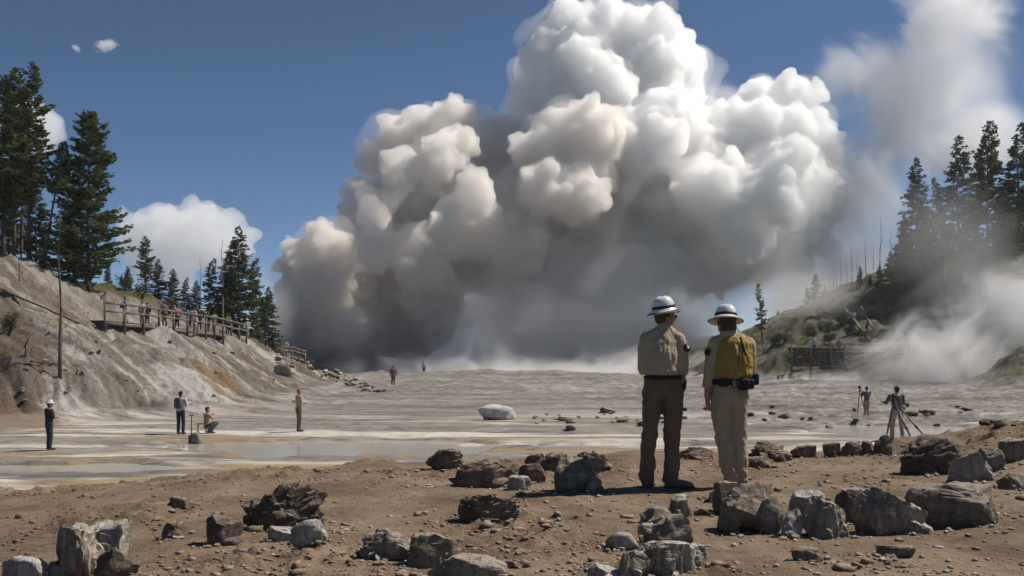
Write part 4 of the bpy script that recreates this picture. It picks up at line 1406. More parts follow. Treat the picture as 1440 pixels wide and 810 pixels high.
def chain(pts, step=.45):
    """Balls (or ellipsoids) along a limb: [(point, radius or (rx, ry, rz)), ...]."""
    C, Rr = [], []
    pts = [(np.array(p, dtype=float), np.array(r if hasattr(r, "__len__") else (r, r, r), dtype=float)) for p, r in pts]
    for (p, r), (q, s) in zip(pts[:-1], pts[1:]):
        n = max(1, int(np.linalg.norm(q - p) / (step * min(r.min(), s.min())) + .5))
        for i in range(n):
            t = i / n
            C.append(p + (q - p) * t); Rr.append(r + (s - r) * t)
    C.append(pts[-1][0]); Rr.append(pts[-1][1])
    return np.array(C), np.array(Rr)


def skin_mesh(name, chains, voxel, smooth=3, disp=(), clip=None, fine=True):
    C = np.concatenate([c for c, r in chains]); Rr = np.concatenate([r for c, r in chains])
    V, F = spheres_vf(C, Rr, ICO2 if fine else ICO1)
    m = remeshed(name, V, F, voxel, smooth, disp)
    if clip:
        m = clip_mesh(m, clip)
    return m


def clip_mesh(m, planes):
    bm = bmesh.new(); bm.from_mesh(m)
    for co, no in planes:
        g = bm.verts[:] + bm.edges[:] + bm.faces[:]
        r = bmesh.ops.bisect_plane(bm, geom=g, plane_co=co, plane_no=no, clear_outer=True)
        ed = [e for e in r["geom_cut"] if isinstance(e, bmesh.types.BMEdge)]
        bmesh.ops.holes_fill(bm, edges=ed)
    bm.to_mesh(m); bm.free()
    return m


def hand_chains(wrist, direction, palm_n, thumb_side, s=1.0, curl=.5, hold=None):
    """Palm, four unequal bent fingers and a thumb, as chains of balls."""
    w = Vector(wrist); d = Vector(direction).normalized(); n = Vector(palm_n).normalized()
    n = (n - d * n.dot(d)).normalized()
    th = d.cross(n) * thumb_side
    L = .19 * s
    out = [chain([(w, (.024 * s,) * 3), (w + d * .035 * s, (.026 * s,) * 3)], .5)]
    for k in (-1, 0, 1):
        out.append(chain([(w + d * .025 * s + th * .018 * s * k, .017 * s), (w + d * .095 * s + th * .027 * s * k, .0155 * s)], .5))
    for k, (off, ln) in enumerate(((.030, .92), (.010, 1.0), (-.011, .95), (-.031, .74))):
        b = w + d * .098 * s + th * off * s
        l = .080 * s * ln
        c = curl * (1 + .10 * k)
        p, dd = b, d
        pts = [(b - d * .02 * s, .0110 * s), (b, .0108 * s)]
        for j, seg in enumerate((.46, .31, .23)):
            ang = c * (.8, 1.0, .8)[j]
            dd = (dd * math.cos(ang) + n * math.sin(ang)).normalized()
            p = p + dd * l * seg
            pts.append((p, (.0102 - .0011 * j) * s))
        out.append(chain([(tuple(a_), r_) for a_, r_ in pts], .5))
    tb = w + d * .035 * s + th * .028 * s
    t1 = tb + (th * .7 + d * .75 + n * .25).normalized() * .042 * s
    t2 = t1 + (th * .15 + d * .9 + n * .45).normalized() * .030 * s
    out.append(chain([(tuple(tb), .0145 * s), (tuple(t1), .0122 * s), (tuple(t2), .0100 * s)], .5))
    return [(c, r) for c, r in out]


def head_chains(c, face, s=1.0, up=(0, 0, 1)):
    """Skull, jaw, nose, brow, lips, ears around centre c, looking along face."""
    c = Vector(c); f = Vector(face).normalized(); u = Vector(up).normalized(); sd = f.cross(u).normalized()
    u = sd.cross(f).normalized()
    def b(x, y, z, r): return (np.array([(c + sd * x * s + f * y * s + u * z * s)[:]]), np.array([[r * s] * 3]))
    out = [b(0, -.022, .040, .079), b(0, .020, .045, .074), b(0, -.010, .010, .074), b(0, .034, -.015, .062), b(.022, .028, -.035, .044), b(-.022, .028, -.035, .044),
           b(0, .050, -.062, .036), b(0, .064, -.070, .024), b(0, .074, .040, .030), b(.028, .070, .022, .017), b(-.028, .070, .022, .017),
           b(0, .094, .012, .011), b(0, .102, -.002, .0125), b(0, .108, -.014, .0135), b(.011, .098, -.018, .010), b(-.011, .098, -.018, .010),
           b(0, .088, -.040, .012), b(.014, .084, -.041, .010), b(-.014, .084, -.041, .010), b(0, .086, -.050, .012)]
    for k in (-1, 1):
        for dy, dz in ((-.012, .012), (-.018, .0), (-.010, -.016), (-.004, .020)):
            out.append(b(.078 * k, dy, dz, .0125))
    return out


def put(name, m, mat, parent, smooth=True):
    return link(name, m, mat, parent, None, smooth)


def lathe_vf(profile, n=40, cx=1.0, cy_=1.0):
    V, F = [], []
    for r, z in profile:
        for k in range(n):
            a = 2 * math.pi * k / n
            V.append((r * math.cos(a) * cx, r * math.sin(a) * cy_, z))
    for i in range(len(profile) - 1):
        for k in range(n):
            a = i * n + k; b = i * n + (k + 1) % n
            F.append((a, b, b + n)); F.append((a, b + n, a + n))
    return np.array(V), np.array(F)


def helmet(parent, c, face, brim=.155, tilt=(0, 0), tall=1.0, s=1.0):
    """White brimmed hard hat with ridges, a dark band and a brown lining."""
    out = [(.0, .128), (.03, .127), (.06, .121), (.085, .108), (.104, .084), (.113, .052), (.117, .024), (.120, .012), (brim * .88, -.010), (brim * .97, -.022), (brim, -.030), (brim, -.034), (brim * .96, -.027), (brim * .86, -.016), (.112, .004), (.108, .03), (.098, .075), (.06, .112), (0, .118)]
    V, F = lathe_vf([(r * s, z * s) for r, z in out], 48, .96, 1.10)
    a = math.atan2(face[1], face[0]) - math.pi / 2
    # pressed ridges along the crown
    rr = np.hypot(V[:, 0], V[:, 1])
    ridge = (np.exp(-(V[:, 0] / .014) ** 2) + .7 * np.exp(-((np.abs(V[:, 0]) - .045) / .012) ** 2)) * (rr < .105 * s) * (V[:, 2] > .05 * s)
    V[:, 2] += ridge * .007
    front = (V[:, 1] > 0) * np.clip((rr - .12 * s) / .035, 0, 1)
    V[:, 2] -= .012 * front * np.clip(V[:, 1] / .15, 0, 1)
    M = Matrix.Translation(Vector(c)) @ Matrix.Rotation(tilt[1], 4, 'Y') @ Matrix.Rotation(tilt[0], 4, 'X') @ Matrix.Rotation(a, 4, 'Z')
    M = M @ Matrix.Diagonal((1, 1, tall, 1))
    m = np_mesh("helmet", V, F); m.transform(M)
    h = put("helmet", m, helmet_white, parent)
    V, F = lathe_vf([(.1175 * s, .010), (.1235 * s, .011), (.1225 * s, .034), (.1165 * s, .034), (.1175 * s, .010)], 48, .96, 1.10)
    m = np_mesh("helmet_band", V, F); m.transform(M)
    put("helmet_band", m, black_cloth, h)
    V, F = lathe_vf([(.0, .095), (.08, .07), (.103, .02), (.107, .000), (brim * .85, -.0185), (brim * .955, -.0295)], 48, .96, 1.10)
    m = np_mesh("helmet_lining", V * .995, F); m.transform(M)
    put("helmet_lining", m, lining, h)
    return h, M


fold_tex = legacy_tex('CLOUDS', .085, 2)
fold_big = legacy_tex('CLOUDS', .20, 2)


def trouser_folds(m, seed):
    """Cloth that slumps at the ankles and wrinkles behind the knees."""
    V = get_vf(m); N = get_n(m)
    z = V[:, 2]
    w = np.array([mnoise.noise(Vector((x * 9 + seed, y * 9, zz * 19 + x * 14 * (1 if x > 0 else -1) + y * 6))) for x, y, zz in V]) * 1.5
    low = np.clip((.30 - z) / .22, 0, 1); knee = np.exp(-((z - .50) / .10) ** 2); seat = np.exp(-((z - .84) / .06) ** 2)
    V += N * (w * (.003 + .010 * low + .007 * knee + .006 * seat))[:, None]
    set_v(m, V)


def boots(parent, ankles, dirs, mat, s=1.0, voxel=.011):
    for (ax, ay, az), d in zip(ankles, dirs):
        d = Vector((d[0], d[1], 0)).normalized()
        a = Vector((ax, ay, 0))
        P = lambda f, z: tuple(a + d * f + Vector((0, 0, z)))
        ch = [chain([(P(0, .20), (.056, .056, .05)), (P(-.005, .10), (.054, .054, .05)), (P(-.02, .05), (.050, .050, .045))]),
              chain([(P(-.035, .045), (.044, .044, .040)), (P(.05, .050), (.048, .048, .042)), (P(.12, .042), (.050, .050, .036)), (P(.165, .036), (.044, .044, .030))])]
        m = skin_mesh("boot", ch, voxel, 2, clip=[((0, 0, .012), (0, 0, -1))])
        b = put("boot", m, mat, parent)
        V, F = [], []
        side = Vector((-d.y, d.x, 0))
        prof = [(-.085, .036), (-.06, .047), (0, .046), (.08, .052), (.14, .053), (.185, .040), (.212, .015)]
        ring = [a + d * f + side * w for f, w in prof] + [a + d * f - side * w for f, w in reversed(prof)]
        n = len(ring)
        V = [(p.x, p.y, 0) for p in ring] + [(p.x, p.y, .024) for p in ring]
        m = bpy.data.meshes.new("boot_sole")
        m.from_pydata(V, [], [tuple(range(n))[::-1], tuple(range(n, 2 * n))] + [(i, (i + 1) % n, n + (i + 1) % n, n + i) for i in range(n)])
        put("boot_sole", m, leather_dark, b, False)


def ranger_one():
    """Stout man in khaki shirt and brown trousers, back to us, turned to his right."""
    g = Vector((1.453, 9.6, hz(1.453, 9.6) - .005))
    e = empty("person", (g.x, g.y, g.z))
    tag(e, "person in khaki shirt, dark brown trousers and white helmet with back turned", "person")
    vx = .011
    face = Vector((.92, .32, -.04))
    hc = (.030, .050, 1.592)
    # one continuous body
    ch = head_chains(hc, face) + [chain([((.012, .02, 1.44), (.066, .066, .05)), ((.02, .03, 1.56), (.060, .060, .05))]),
          chain([((0, 0, 1.36), (.13, .07, .05)), ((0, .0, 1.20), (.15, .09, .10)), ((0, 0, 1.0), (.13, .09, .10))]),
          chain([((-.075, 0, .93), .085), ((-.12, .0, .55), .052), ((-.155, -.01, .12), .040)]), chain([((.08, 0, .93), .085), ((.090, .0, .55), .052), ((.085, 0, .12), .040)]),
          chain([((.13, 0, 1.36), .045), ((.185, -.01, 1.14), .046), ((.20, .10, .985), .038)]), chain([((-.13, 0, 1.36), .045), ((-.178, .02, 1.14), .046), ((-.09, .23, 1.05), .038)])]
    ch += hand_chains((.201, .11, .975), (-.05, .45, -.80), (-.8, .3, .1), 1, 1.0, .55)
    ch += hand_chains((-.08, .24, 1.05), (.75, .55, -.05), (.1, .2, -.9), -1, 1.0, .4)
    put("body", skin_mesh("body", ch, .0098, 2), skin, e)
    # hair below the helmet
    f = face.normalized(); sd = f.cross(Vector((0, 0, 1))).normalized()
    hcs = [(np.array([(Vector(hc) - f * y + sd * x + Vector((0, 0, z)))[:]]), np.array([[r] * 3])) for x, y, z, r in
           ((0, .035, .05, .078), (0, .046, .012, .066), (.028, .040, -.012, .052), (-.028, .040, -.012, .052), (.062, .005, .02, .030), (-.062, .005, .02, .030))]
    put("hair", skin_mesh("hair", hcs, .009, 1, ((legacy_tex('CLOUDS', .03, 2), .008, .5),)), hair_brown, e)
    # shirt
    sh = [chain([((.01, .015, 1.485), (.080, .072, .035)), ((.004, .008, 1.435), (.130, .095, .045)), ((-.01, .0, 1.36), (.182, .124, .06)), ((-.012, -.008, 1.22), (.190, .146, .09)), ((-.012, -.010, 1.10), (.194, .150, .08)), ((-.008, 0, 1.045), (.180, .140, .045))], .3),
          chain([((.02, .02, 1.50), (.078, .076, .022)), ((.022, .028, 1.535), (.074, .072, .018))]),
          chain([((.06, .005, 1.455), .066), ((.142, .0, 1.385), .076), ((.172, -.008, 1.28), .070), ((.186, -.012, 1.16), .064), ((.192, .01, 1.12), .062), ((.200, .08, 1.02), .054), ((.200, .095, .995), .050)], .3),
          chain([((-.05, .005, 1.455), .066), ((-.148, .0, 1.385), .078), ((-.172, .0, 1.28), .070), ((-.182, .020, 1.15), .062), ((-.172, .07, 1.11), .060), ((-.10, .20, 1.06), .052)], .3)]
    s = put("shirt", skin_mesh("shirt", sh, vx, 3, ((fold_big, .030, .5), (fold_tex, .016, .5)), [((0, 0, 1.030), (0, 0, -1))]), khaki, e)
    # soft pleats and drag folds down the back
    m = s.data; V = get_vf(m); back = (V[:, 1] < -.02) & (V[:, 2] < 1.40)
    for x0, x1, amp, w in ((-.045, -.075, .012, .013), (.035, .055, .012, .014), (-.13, -.10, .010, .016), (.12, .075, .011, .016), (.0, -.02, .007, .010)):
        t_ = np.clip((1.40 - V[:, 2]) / .36, 0, 1); xc = x0 + (x1 - x0) * t_ + .010 * np.sin(t_ * 9 + x0 * 40)
        V[:, 1] -= back * amp * np.exp(-((V[:, 0] - xc) / w) ** 2) * np.sin(np.pi * np.clip(t_ * 1.05, 0, 1)) ** .5
    V[:, 1] -= (V[:, 2] < 1.11) * (V[:, 2] > 1.04) * (V[:, 1] < 0) * .014 * (1 + np.sin(V[:, 0] * 70)) * .6
    set_v(m, V)
    pc, pn = Vector((.222, -.048, 1.315)), Vector((.60, -.78, .22)).normalized()
    q = pn.to_track_quat('Z', 'Y')
    for nm, r0, mat, lift in (("shoulder_patch", .044, patch_dark, .012), ("patch_ring", .037, patch_red, .015), ("patch_field", .032, patch_dark, .0165)):
        V, F = lathe_vf([(0, .003), (r0, .003), (r0, -.012)], 24)
        m = np_mesh(nm, V, F); m.transform(Matrix.Translation(pc + pn * lift) @ q.to_matrix().to_4x4())
        if nm == "shoulder_patch": pp = put(nm, m, mat, s, False)
        else: put(nm, m, mat, s, False) if False else put(nm, m, mat, pp, False) if False else put(nm, m, mat, s, False)
    tri = np.array([(-.014, -.014, .0), (.014, -.012, .0), (.018, .004, .0), (.004, .020, .0), (-.016, .012, .0), (-.004, .0, .0)])
    m = bpy.data.meshes.new("patch_mark"); m.from_pydata([tuple(v) for v in tri], [], [(0, 1, 2, 5), (5, 2, 3, 4)])
    m.transform(Matrix.Translation(pc + pn * .0205) @ q.to_matrix().to_4x4()); put("patch_mark", m, patch_white, s, False)
    # trousers
    tr = [chain([((0, .0, 1.045), (.182, .132, .05)), ((0, .0, .96), (.186, .140, .08)), ((0, 0, .90), (.180, .138, .07))], .3),
          chain([((-.085, -.004, .90), (.110, .128, .10)), ((-.102, .0, .72), (.094, .104, .10)), ((-.125, .012, .50), (.080, .085, .1)), ((-.143, .0, .28), (.074, .077, .1)), ((-.160, -.006, .10), (.076, .086, .06)), ((-.162, .0, .075), (.079, .090, .03))], .3),
          chain([((.088, -.004, .90), (.112, .128, .10)), ((.098, .0, .72), (.098, .106, .10)), ((.094, .012, .50), (.083, .087, .1)), ((.088, .0, .28), (.078, .080, .1)), ((.080, -.006, .10), (.081, .090, .06)), ((.080, .0, .070), (.084, .094, .03))], .3)]
    t = put("trousers", skin_mesh("trousers", tr, vx, 3, ((fold_big, .034, .5), (fold_tex, .014, .5)), [((0, 0, .052), (0, 0, -1))]), brown_tr, e)
    trouser_folds(t.data, 1)
    put("hip_pocket", skin_mesh("hip_pocket", [chain([((.055, -.137, .945), (.008, .006, .008)), ((.135, -.118, .945), (.008, .006, .008))], .3)], .006, 1), brown_tr, t)
    put("belt", skin_mesh("belt", [(np.array([[.176 * math.cos(a), .134 * math.sin(a), 1.035] for a in np.linspace(0, 6.28, 90)]), np.full((90, 3), (.012, .012, .020)))], .009, 1), black_cloth, e)
    put("glove", skin_mesh("glove", [chain([((.200, .10, 1.0), (.05, .05, .04)), ((.200, .14, .94), (.052, .052, .045)), ((.190, .17, .90), (.040, .046, .04))], .3)], .010, 2, ((fold_tex, .012, .5),)), black_cloth, e)
    boots(e, [(-.155, .0, 0), (.088, -.02, 0)], [(.35, .9), (.97, -.10)], leather_tan)
    h, M = helmet(e, (.018, .044, 1.672), (face.x, face.y), .172, (.03, -.15), 1.12, .86)
    e.scale = (1, 1, 1.03)
    # spectacles
    p = Vector(hc) + f * .105 + Vector((0, 0, .018))
    g_ = put("sunglasses", np_mesh("sunglasses", *merge_vf([beam_vf(p + sd * .015, p + sd * .065 - f * .012, .006, .032), beam_vf(p - sd * .015, p - sd * .065 - f * .012, .006, .032), beam_vf(p + sd * .068 - f * .012, p + sd * .080 - f * .115, .004, .006),
             beam_vf(p - sd * .068 - f * .012, p - sd * .080 - f * .115, .004, .006), beam_vf(p + sd * .02, p - sd * .02, .004, .005)])), black_metal, e, False)
    return e


def ranger_two():
    """Man in tan with a mustard vest and tool belt, back to us, weight on one leg."""
    g = Vector((2.13, 9.62, hz(2.13, 9.62) - .005))
    e = empty("person", (g.x, g.y, g.z))
    tag(e, "person in mustard vest over tan shirt and trousers with white helmet", "person")
    face = Vector((-.42, .90, -.12))
    hc = (-.050, .060, 1.555)
    ch = head_chains(hc, face) + [chain([((-.035, .02, 1.42), (.062, .062, .05)), ((-.048, .035, 1.51), (.058, .058, .05))]),
          chain([((-.03, 0, 1.29), (.12, .065, .05)), ((-.035, .0, 1.15), (.14, .085, .10)), ((-.045, 0, .96), (.12, .085, .10))]),
          chain([((-.095, 0, .88), .085), ((-.085, .01, .50), .050), ((-.005, 0, .12), .040)]), chain([((.045, 0, .88), .085), ((.064, .02, .50), .050), ((.097, .025, .12), .040)]),
          chain([((-.14, 0, 1.35), .044), ((-.224, -.006, 1.12), .046), ((-.236, .02, .88), .035)]), chain([((.12, 0, 1.34), .044), ((.172, .03, 1.12), .046), ((.10, .22, 1.05), .036)])]
    ch += hand_chains((-.237, .022, .88), (.08, .18, -.97), (.9, .25, .1), -1, 1.0, .42)
    ch += hand_chains((.09, .23, 1.05), (-.75, .45, .1), (0, .3, -.9), 1, 1.0, .4)
    put("body", skin_mesh("body", ch, .0098, 2), skin, e)
    f = face.normalized(); sd = f.cross(Vector((0, 0, 1))).normalized()
    hcs = [(np.array([(Vector(hc) - f * y + sd * x + Vector((0, 0, z)))[:]]), np.array([[r] * 3])) for x, y, z, r in
           ((0, .033, .05, .080), (0, .046, .008, .072), (.034, .040, -.025, .056), (-.034, .040, -.025, .056), (0, .048, -.035, .05), (.066, .0, .02, .032), (-.066, .0, .02, .032))]
    put("hair", skin_mesh("hair", hcs, .009, 1, ((legacy_tex('CLOUDS', .03, 2), .010, .5),)), hair_brown, e)
    sh = [chain([((-.03, .02, 1.46), (.085, .075, .035)), ((-.015, .008, 1.415), (.145, .10, .045)), ((-.005, .0, 1.35), (.178, .118, .06)), ((-.008, -.005, 1.20), (.182, .132, .09)), ((-.018, -.004, 1.06), (.176, .132, .08)), ((-.02, 0, 1.0), (.172, .128, .045))], .3),
          chain([((-.036, .015, 1.475), (.086, .080, .026)), ((-.040, .03, 1.505), (.074, .072, .020))]),
          chain([((-.07, .005, 1.43), .064), ((-.160, .0, 1.375), .076), ((-.192, -.004, 1.27), .070), ((-.222, -.008, 1.14), .062), ((-.228, .0, 1.08), .059), ((-.236, .016, .925), .048), ((-.236, .018, .90), .048)], .3),
          chain([((.05, .005, 1.43), .064), ((.145, .0, 1.365), .078), ((.165, .0, 1.27), .070), ((.175, .03, 1.14), .060), ((.155, .10, 1.08), .056), ((.11, .19, 1.05), .050)], .3)]
    put("shirt", skin_mesh("shirt", sh, .011, 3, ((fold_big, .026, .5), (fold_tex, .014, .5)), [((0, 0, .965), (0, 0, -1))]), khaki, e)
    # yellow vest: a shell a little wider than the shirt, open under the arms, with pack panels
    ve = [chain([((.02, .0, 1.435), (.150, .110, .025)), ((.012, -.012, 1.385), (.182, .134, .04)), ((.008, -.016, 1.29), (.194, .146, .06)), ((.006, -.018, 1.18), (.196, .152, .09)), ((.0, -.018, 1.09), (.190, .152, .05)), ((-.004, -.016, 1.06), (.186, .148, .03))], .3)]
    v = skin_mesh("vest", ve, .010, 2, ((fold_big, .022, .5), (fold_tex, .018, .5)), [((0, 0, 1.040), (0, 0, -1)), ((0, .10, 0), (0, 1, 0))])
    V = get_vf(v); b = V[:, 1] < -.02
    for x0, x1, amp, w in ((-.10, -.115, -.010, .008), (-.03, .0, .016, .020), (.05, .085, .013, .016), (.10, .115, -.012, .008), (-.065, -.05, .012, .014), (.02, .03, -.010, .007)):
        t_ = np.clip((1.43 - V[:, 2]) / .37, 0, 1); xc = .01 + x0 + (x1 - x0) * t_ + .010 * np.sin(t_ * 7 + x0 * 40)
        V[:, 1] -= b * amp * np.exp(-((V[:, 0] - xc) / w) ** 2) * np.clip(t_ * 4, 0, 1)
    V[:, 1] -= b * .016 * np.exp(-((V[:, 2] - 1.09) / .030) ** 2) * (1 + .5 * np.sin(V[:, 0] * 55))
    set_v(v, V)
    vest = put("vest", v, mustard, e)
    put("shoulder_strap", skin_mesh("shoulder_strap", [chain([((.055, -.105, 1.43), (.014, .008, .02)), ((.070, -.142, 1.36), (.014, .007, .02)), ((.085, -.172, 1.28), (.013, .006, .02))], .3)], .006, 1), black_cloth, vest)
    put("vest_seam", skin_mesh("vest_seam", [chain([((-.12, -.115, 1.345), (.006, .006, .006)), ((.01, -.150, 1.335), (.006, .006, .006)), ((.13, -.125, 1.345), (.006, .006, .006))], .3)], .005, 1), mustard, vest)
    put("vest_pocket", skin_mesh("vest_pocket", [chain([((.03, -.170, 1.28), (.012, .010, .02)), ((.035, -.182, 1.17), (.012, .012, .02))], .3), chain([((.10, -.160, 1.28), (.012, .010, .02)), ((.115, -.168, 1.17), (.012, .012, .02))], .3),
        chain([((.03, -.180, 1.17), (.02, .012, .012)), ((.115, -.170, 1.17), (.02, .012, .012))], .3)], .008, 2), mustard, vest)
    tr = [chain([((-.02, .0, 1.0), (.172, .126, .05)), ((-.025, .0, .90), (.178, .140, .08)), ((-.028, 0, .85), (.174, .140, .07))], .3),
          chain([((-.100, -.004, .86), (.110, .130, .10)), ((-.105, .0, .68), (.097, .104, .10)), ((-.080, .014, .46), (.083, .084, .1)), ((-.045, .0, .26), (.077, .077, .1)), ((-.004, -.006, .10), (.078, .084, .06)), ((.0, .0, .068), (.082, .090, .03))], .3),
          chain([((.050, -.004, .86), (.110, .128, .10)), ((.048, .008, .68), (.094, .102, .10)), ((.066, .024, .46), (.080, .082, .1)), ((.085, .02, .26), (.074, .074, .1)), ((.098, .025, .11), (.072, .080, .06)), ((.10, .03, .082), (.074, .084, .03))], .3)]
    t = put("trousers", skin_mesh("trousers", tr, .011, 3, ((fold_big, .034, .5), (fold_tex, .015, .5)), [((0, 0, .045), (0, 0, -1))]), tan_tr, e)
    trouser_folds(t.data, 4)
    belt = put("belt", skin_mesh("belt", [(np.array([[-.018 + .178 * math.cos(a), .136 * math.sin(a), 1.018] for a in np.linspace(0, 6.28, 110)]), np.full((110, 3), (.016, .016, .030)))], .009, 1), black_cloth, e)
    for nm, c, size, mat in (("belt_pouch", (.075, -.150, .995), (.055, .032, .055), black_cloth), ("belt_pouch", (.140, -.105, .998), (.042, .036, .050), black_cloth), ("belt_pouch", (-.115, -.130, 1.01), (.045, .026, .036), black_cloth),
                             ("radio", (-.015, -.152, 1.0), (.020, .016, .045), grey_metal), ("side_pouch", (.205, -.02, 1.045), (.042, .055, .062), navy_cloth), ("belt_clip", (.022, -.152, 1.01), (.012, .014, .035), grey_metal)):
        V, F = spheres_vf([c], np.array([[1, 1, 1.0]]), ICO3)
        V = (np.sign(V - c) * np.abs(V - np.array(c)) ** .45) / 1.0
        V = V / np.abs(V).max() * np.array(size) + np.array(c)
        put(nm, np_mesh(nm, V, F), mat, belt)
    pc, pn = Vector((-.248, -.045, 1.30)), Vector((-.85, -.5, .2)).normalized()
    V, F = lathe_vf([(0, .003), (.036, .003), (.036, -.012)], 20)
    m = np_mesh("shoulder_patch", V, F); m.transform(Matrix.Translation(pc + pn * .008) @ pn.to_track_quat('Z', 'Y').to_matrix().to_4x4())
    put("shoulder_patch", m, patch_dark, e, False)
    boots(e, [(.0, .0, 0), (.10, .03, 0)], [(-.25, .95), (.25, .95)], leather_dark)
    h, M = helmet(e, (-.052, .060, 1.628), (face.x, face.y), .180, (-.20, .08), 1.12, .87)
    e.scale = (1, 1, 1.015)
    put("chin_strap", skin_mesh("chin_strap", [chain([((.055, .02, 1.52), .006), ((.085, .01, 1.455), .008), ((.10, .0, 1.445), .009)], .3)], .006, 1), black_cloth, h)
    return e


ranger_one()
ranger_two()


def figure(px, py, Y, rz, shirt, trousers, label, hat=None, hairm=None, arms="down", stance=.0, bag=None, size=1.72, group=None, crouch=False, lean=0.0, legs=None, z=None, voxel=.022, extra=None):
    """A smaller standing person: continuous body, shirt, trousers, hair or hat, shoes."""
    X = (px - 720) / 1400 * Y
    g = Vector((X, Y, (hz(X, Y) if z is None else z)))
    e = tag(empty("person", g, rz), label, "person", group)
    s = size / 1.72
    e.scale = (s, s, s)
    k = .52 if crouch else 1.0
    hipz = .30 if crouch else .90
    up = hipz - .90
    lx, ly = lean, lean * .6
    hc = (lx * .5, ly + .02, 1.56 + up)
    A = {"down": ([(.20, 0, 1.36), (.25, -.02, 1.10), (.25, .06, .86)], [(-.20, 0, 1.36), (-.25, -.02, 1.10), (-.25, .06, .86)]),
         "fold": ([(.20, 0, 1.36), (.26, .03, 1.12), (.06, .24, 1.14)], [(-.20, 0, 1.36), (-.26, .03, 1.12), (-.04, .25, 1.10)]),
         "camera": ([(.20, 0, 1.36), (.26, .10, 1.16), (.08, .30, 1.36)], [(-.20, 0, 1.36), (-.27, .10, 1.16), (-.10, .30, 1.38)]),
         "reach": ([(.20, 0, 1.36), (.29, .10, 1.14), (.22, .34, 1.06)], [(-.20, 0, 1.36), (-.30, .08, 1.15), (-.27, .34, 1.18)]),
         "hips": ([(.20, 0, 1.36), (.34, -.06, 1.14), (.19, .04, .98)], [(-.20, 0, 1.36), (-.25, -.02, 1.10), (-.25, .06, .86)])}[arms]
    off = np.array([lx, ly, up])
    A = [[np.array(p) + off * (1 - .15 * i) for i, p in enumerate(a)] for a in A]
    if crouch:
        L = [[(.10, 0, hipz), (.15, .36, .42), (.13, .10, .08)], [(-.10, 0, hipz), (-.15, .36, .40), (-.13, .12, .08)]]
    else:
        w = .09 + stance
        L = legs or [[(.09, 0, .90), (w, .02, .50), (w + .01, -.02, .08)], [(-.09, 0, .90), (-w, .03, .50), (-w - .01, .02, .08)]]
    tors = lambda ax, ay: chain([((lx, ly, 1.36 + up), (ax * .92, ay * .85, .06)), ((lx * .8, ly * .8, 1.22 + up), (ax, ay, .09)), ((lx * .3, ly * .3, 1.02 + up), (ax * .88, ay * .95, .09)), ((0, 0, .93 + up), (ax * .86, ay, .06))], .4)
    ch = head_chains(hc, (0, 1, -.1)) + [chain([((lx, ly, 1.38 + up), .058), ((lx * .5, ly + .01, 1.50 + up), .054)]), tors(.165, .105)]
    for a, sg in zip(A, (1, -1)):
        ch.append(chain([(a[0], .055), (a[1], .043), (a[2], .032)], .5))
        d = a[2] - a[1]; d = d / np.linalg.norm(d)
        ch += hand_chains(tuple(a[2]), tuple(d), (-sg, .2, 0) if abs(d[2]) > .5 else (0, 0, -1), sg, 1.0, .45)
    for l in L:
        ch.append(chain([(l[0], .088), (l[1], .058), (l[2], .042)], .5))
    put("body", skin_mesh("body", ch, .019, 1), skin, e)
    sh = [tors(.190, .128)] + [chain([(a[0], .074), ((a[0] + a[1]) / 2, .066), (a[1], .058)] + ([] if arms == "fold" else [((a[1] * .35 + a[2] * .65), .048)]), .4) for a in A]
    put("shirt", skin_mesh("shirt", sh, voxel, 1, ((fold_big, .03, .5),)), shirt, e)
    tr = [chain([((0, 0, .95 + up), (.165, .122, .05)), ((0, 0, .86 + up), (.170, .128, .07))], .4)] + [chain([(l[0], .100), (l[1], .076), (np.array(l[2]) * .9 + np.array(l[1]) * .1, .064)], .4) for l in L]
    put("trousers", skin_mesh("trousers", tr, voxel, 1, ((fold_big, .03, .5),)), trousers, e)
    for l in L:
        x, y, _ = l[2]
        put("shoe", skin_mesh("shoe", [chain([((x, y - .03, .06), (.048, .05, .05)), ((x, y + .15, .045), (.048, .06, .036))], .4)], voxel, 1), leather_dark, e)
    if hat == "helmet":
        helmet(e, (hc[0], hc[1], hc[2] + .075), (0, 1), .150)
    elif hat:
        V, F = lathe_vf([(0, .115), (.07, .105), (.10, .06), (.105, .02), (.165, .0), (.165, -.008), (.10, .01), (0, .10)], 20)
        m = np_mesh("hat", V, F); m.transform(Matrix.Translation((hc[0], hc[1], hc[2] + .055)))
        put("hat", m, hat, e)
    hh = [(np.array([[hc[0] + x, hc[1] + y, hc[2] + z_]]), np.array([[r] * 3])) for x, y, z_, r in ((0, -.020, .050, .083), (0, .015, .062, .076), (0, -.036, .012, .068), (0, -.036, -.018, .055))]
    put("hair", skin_mesh("hair", hh, .018, 0), hairm or hair_dark, e)
    if bag:
        c, size_, mt = bag
        V, F = spheres_vf([(0, 0, 0)], np.array([1.0]), ICO3)
        V = np.sign(V) * np.abs(V) ** .55
        V = V / np.abs(V).max() * np.array(size_) + np.array(c)
        put("backpack", np_mesh("backpack", V, F), mt, e)
    return e


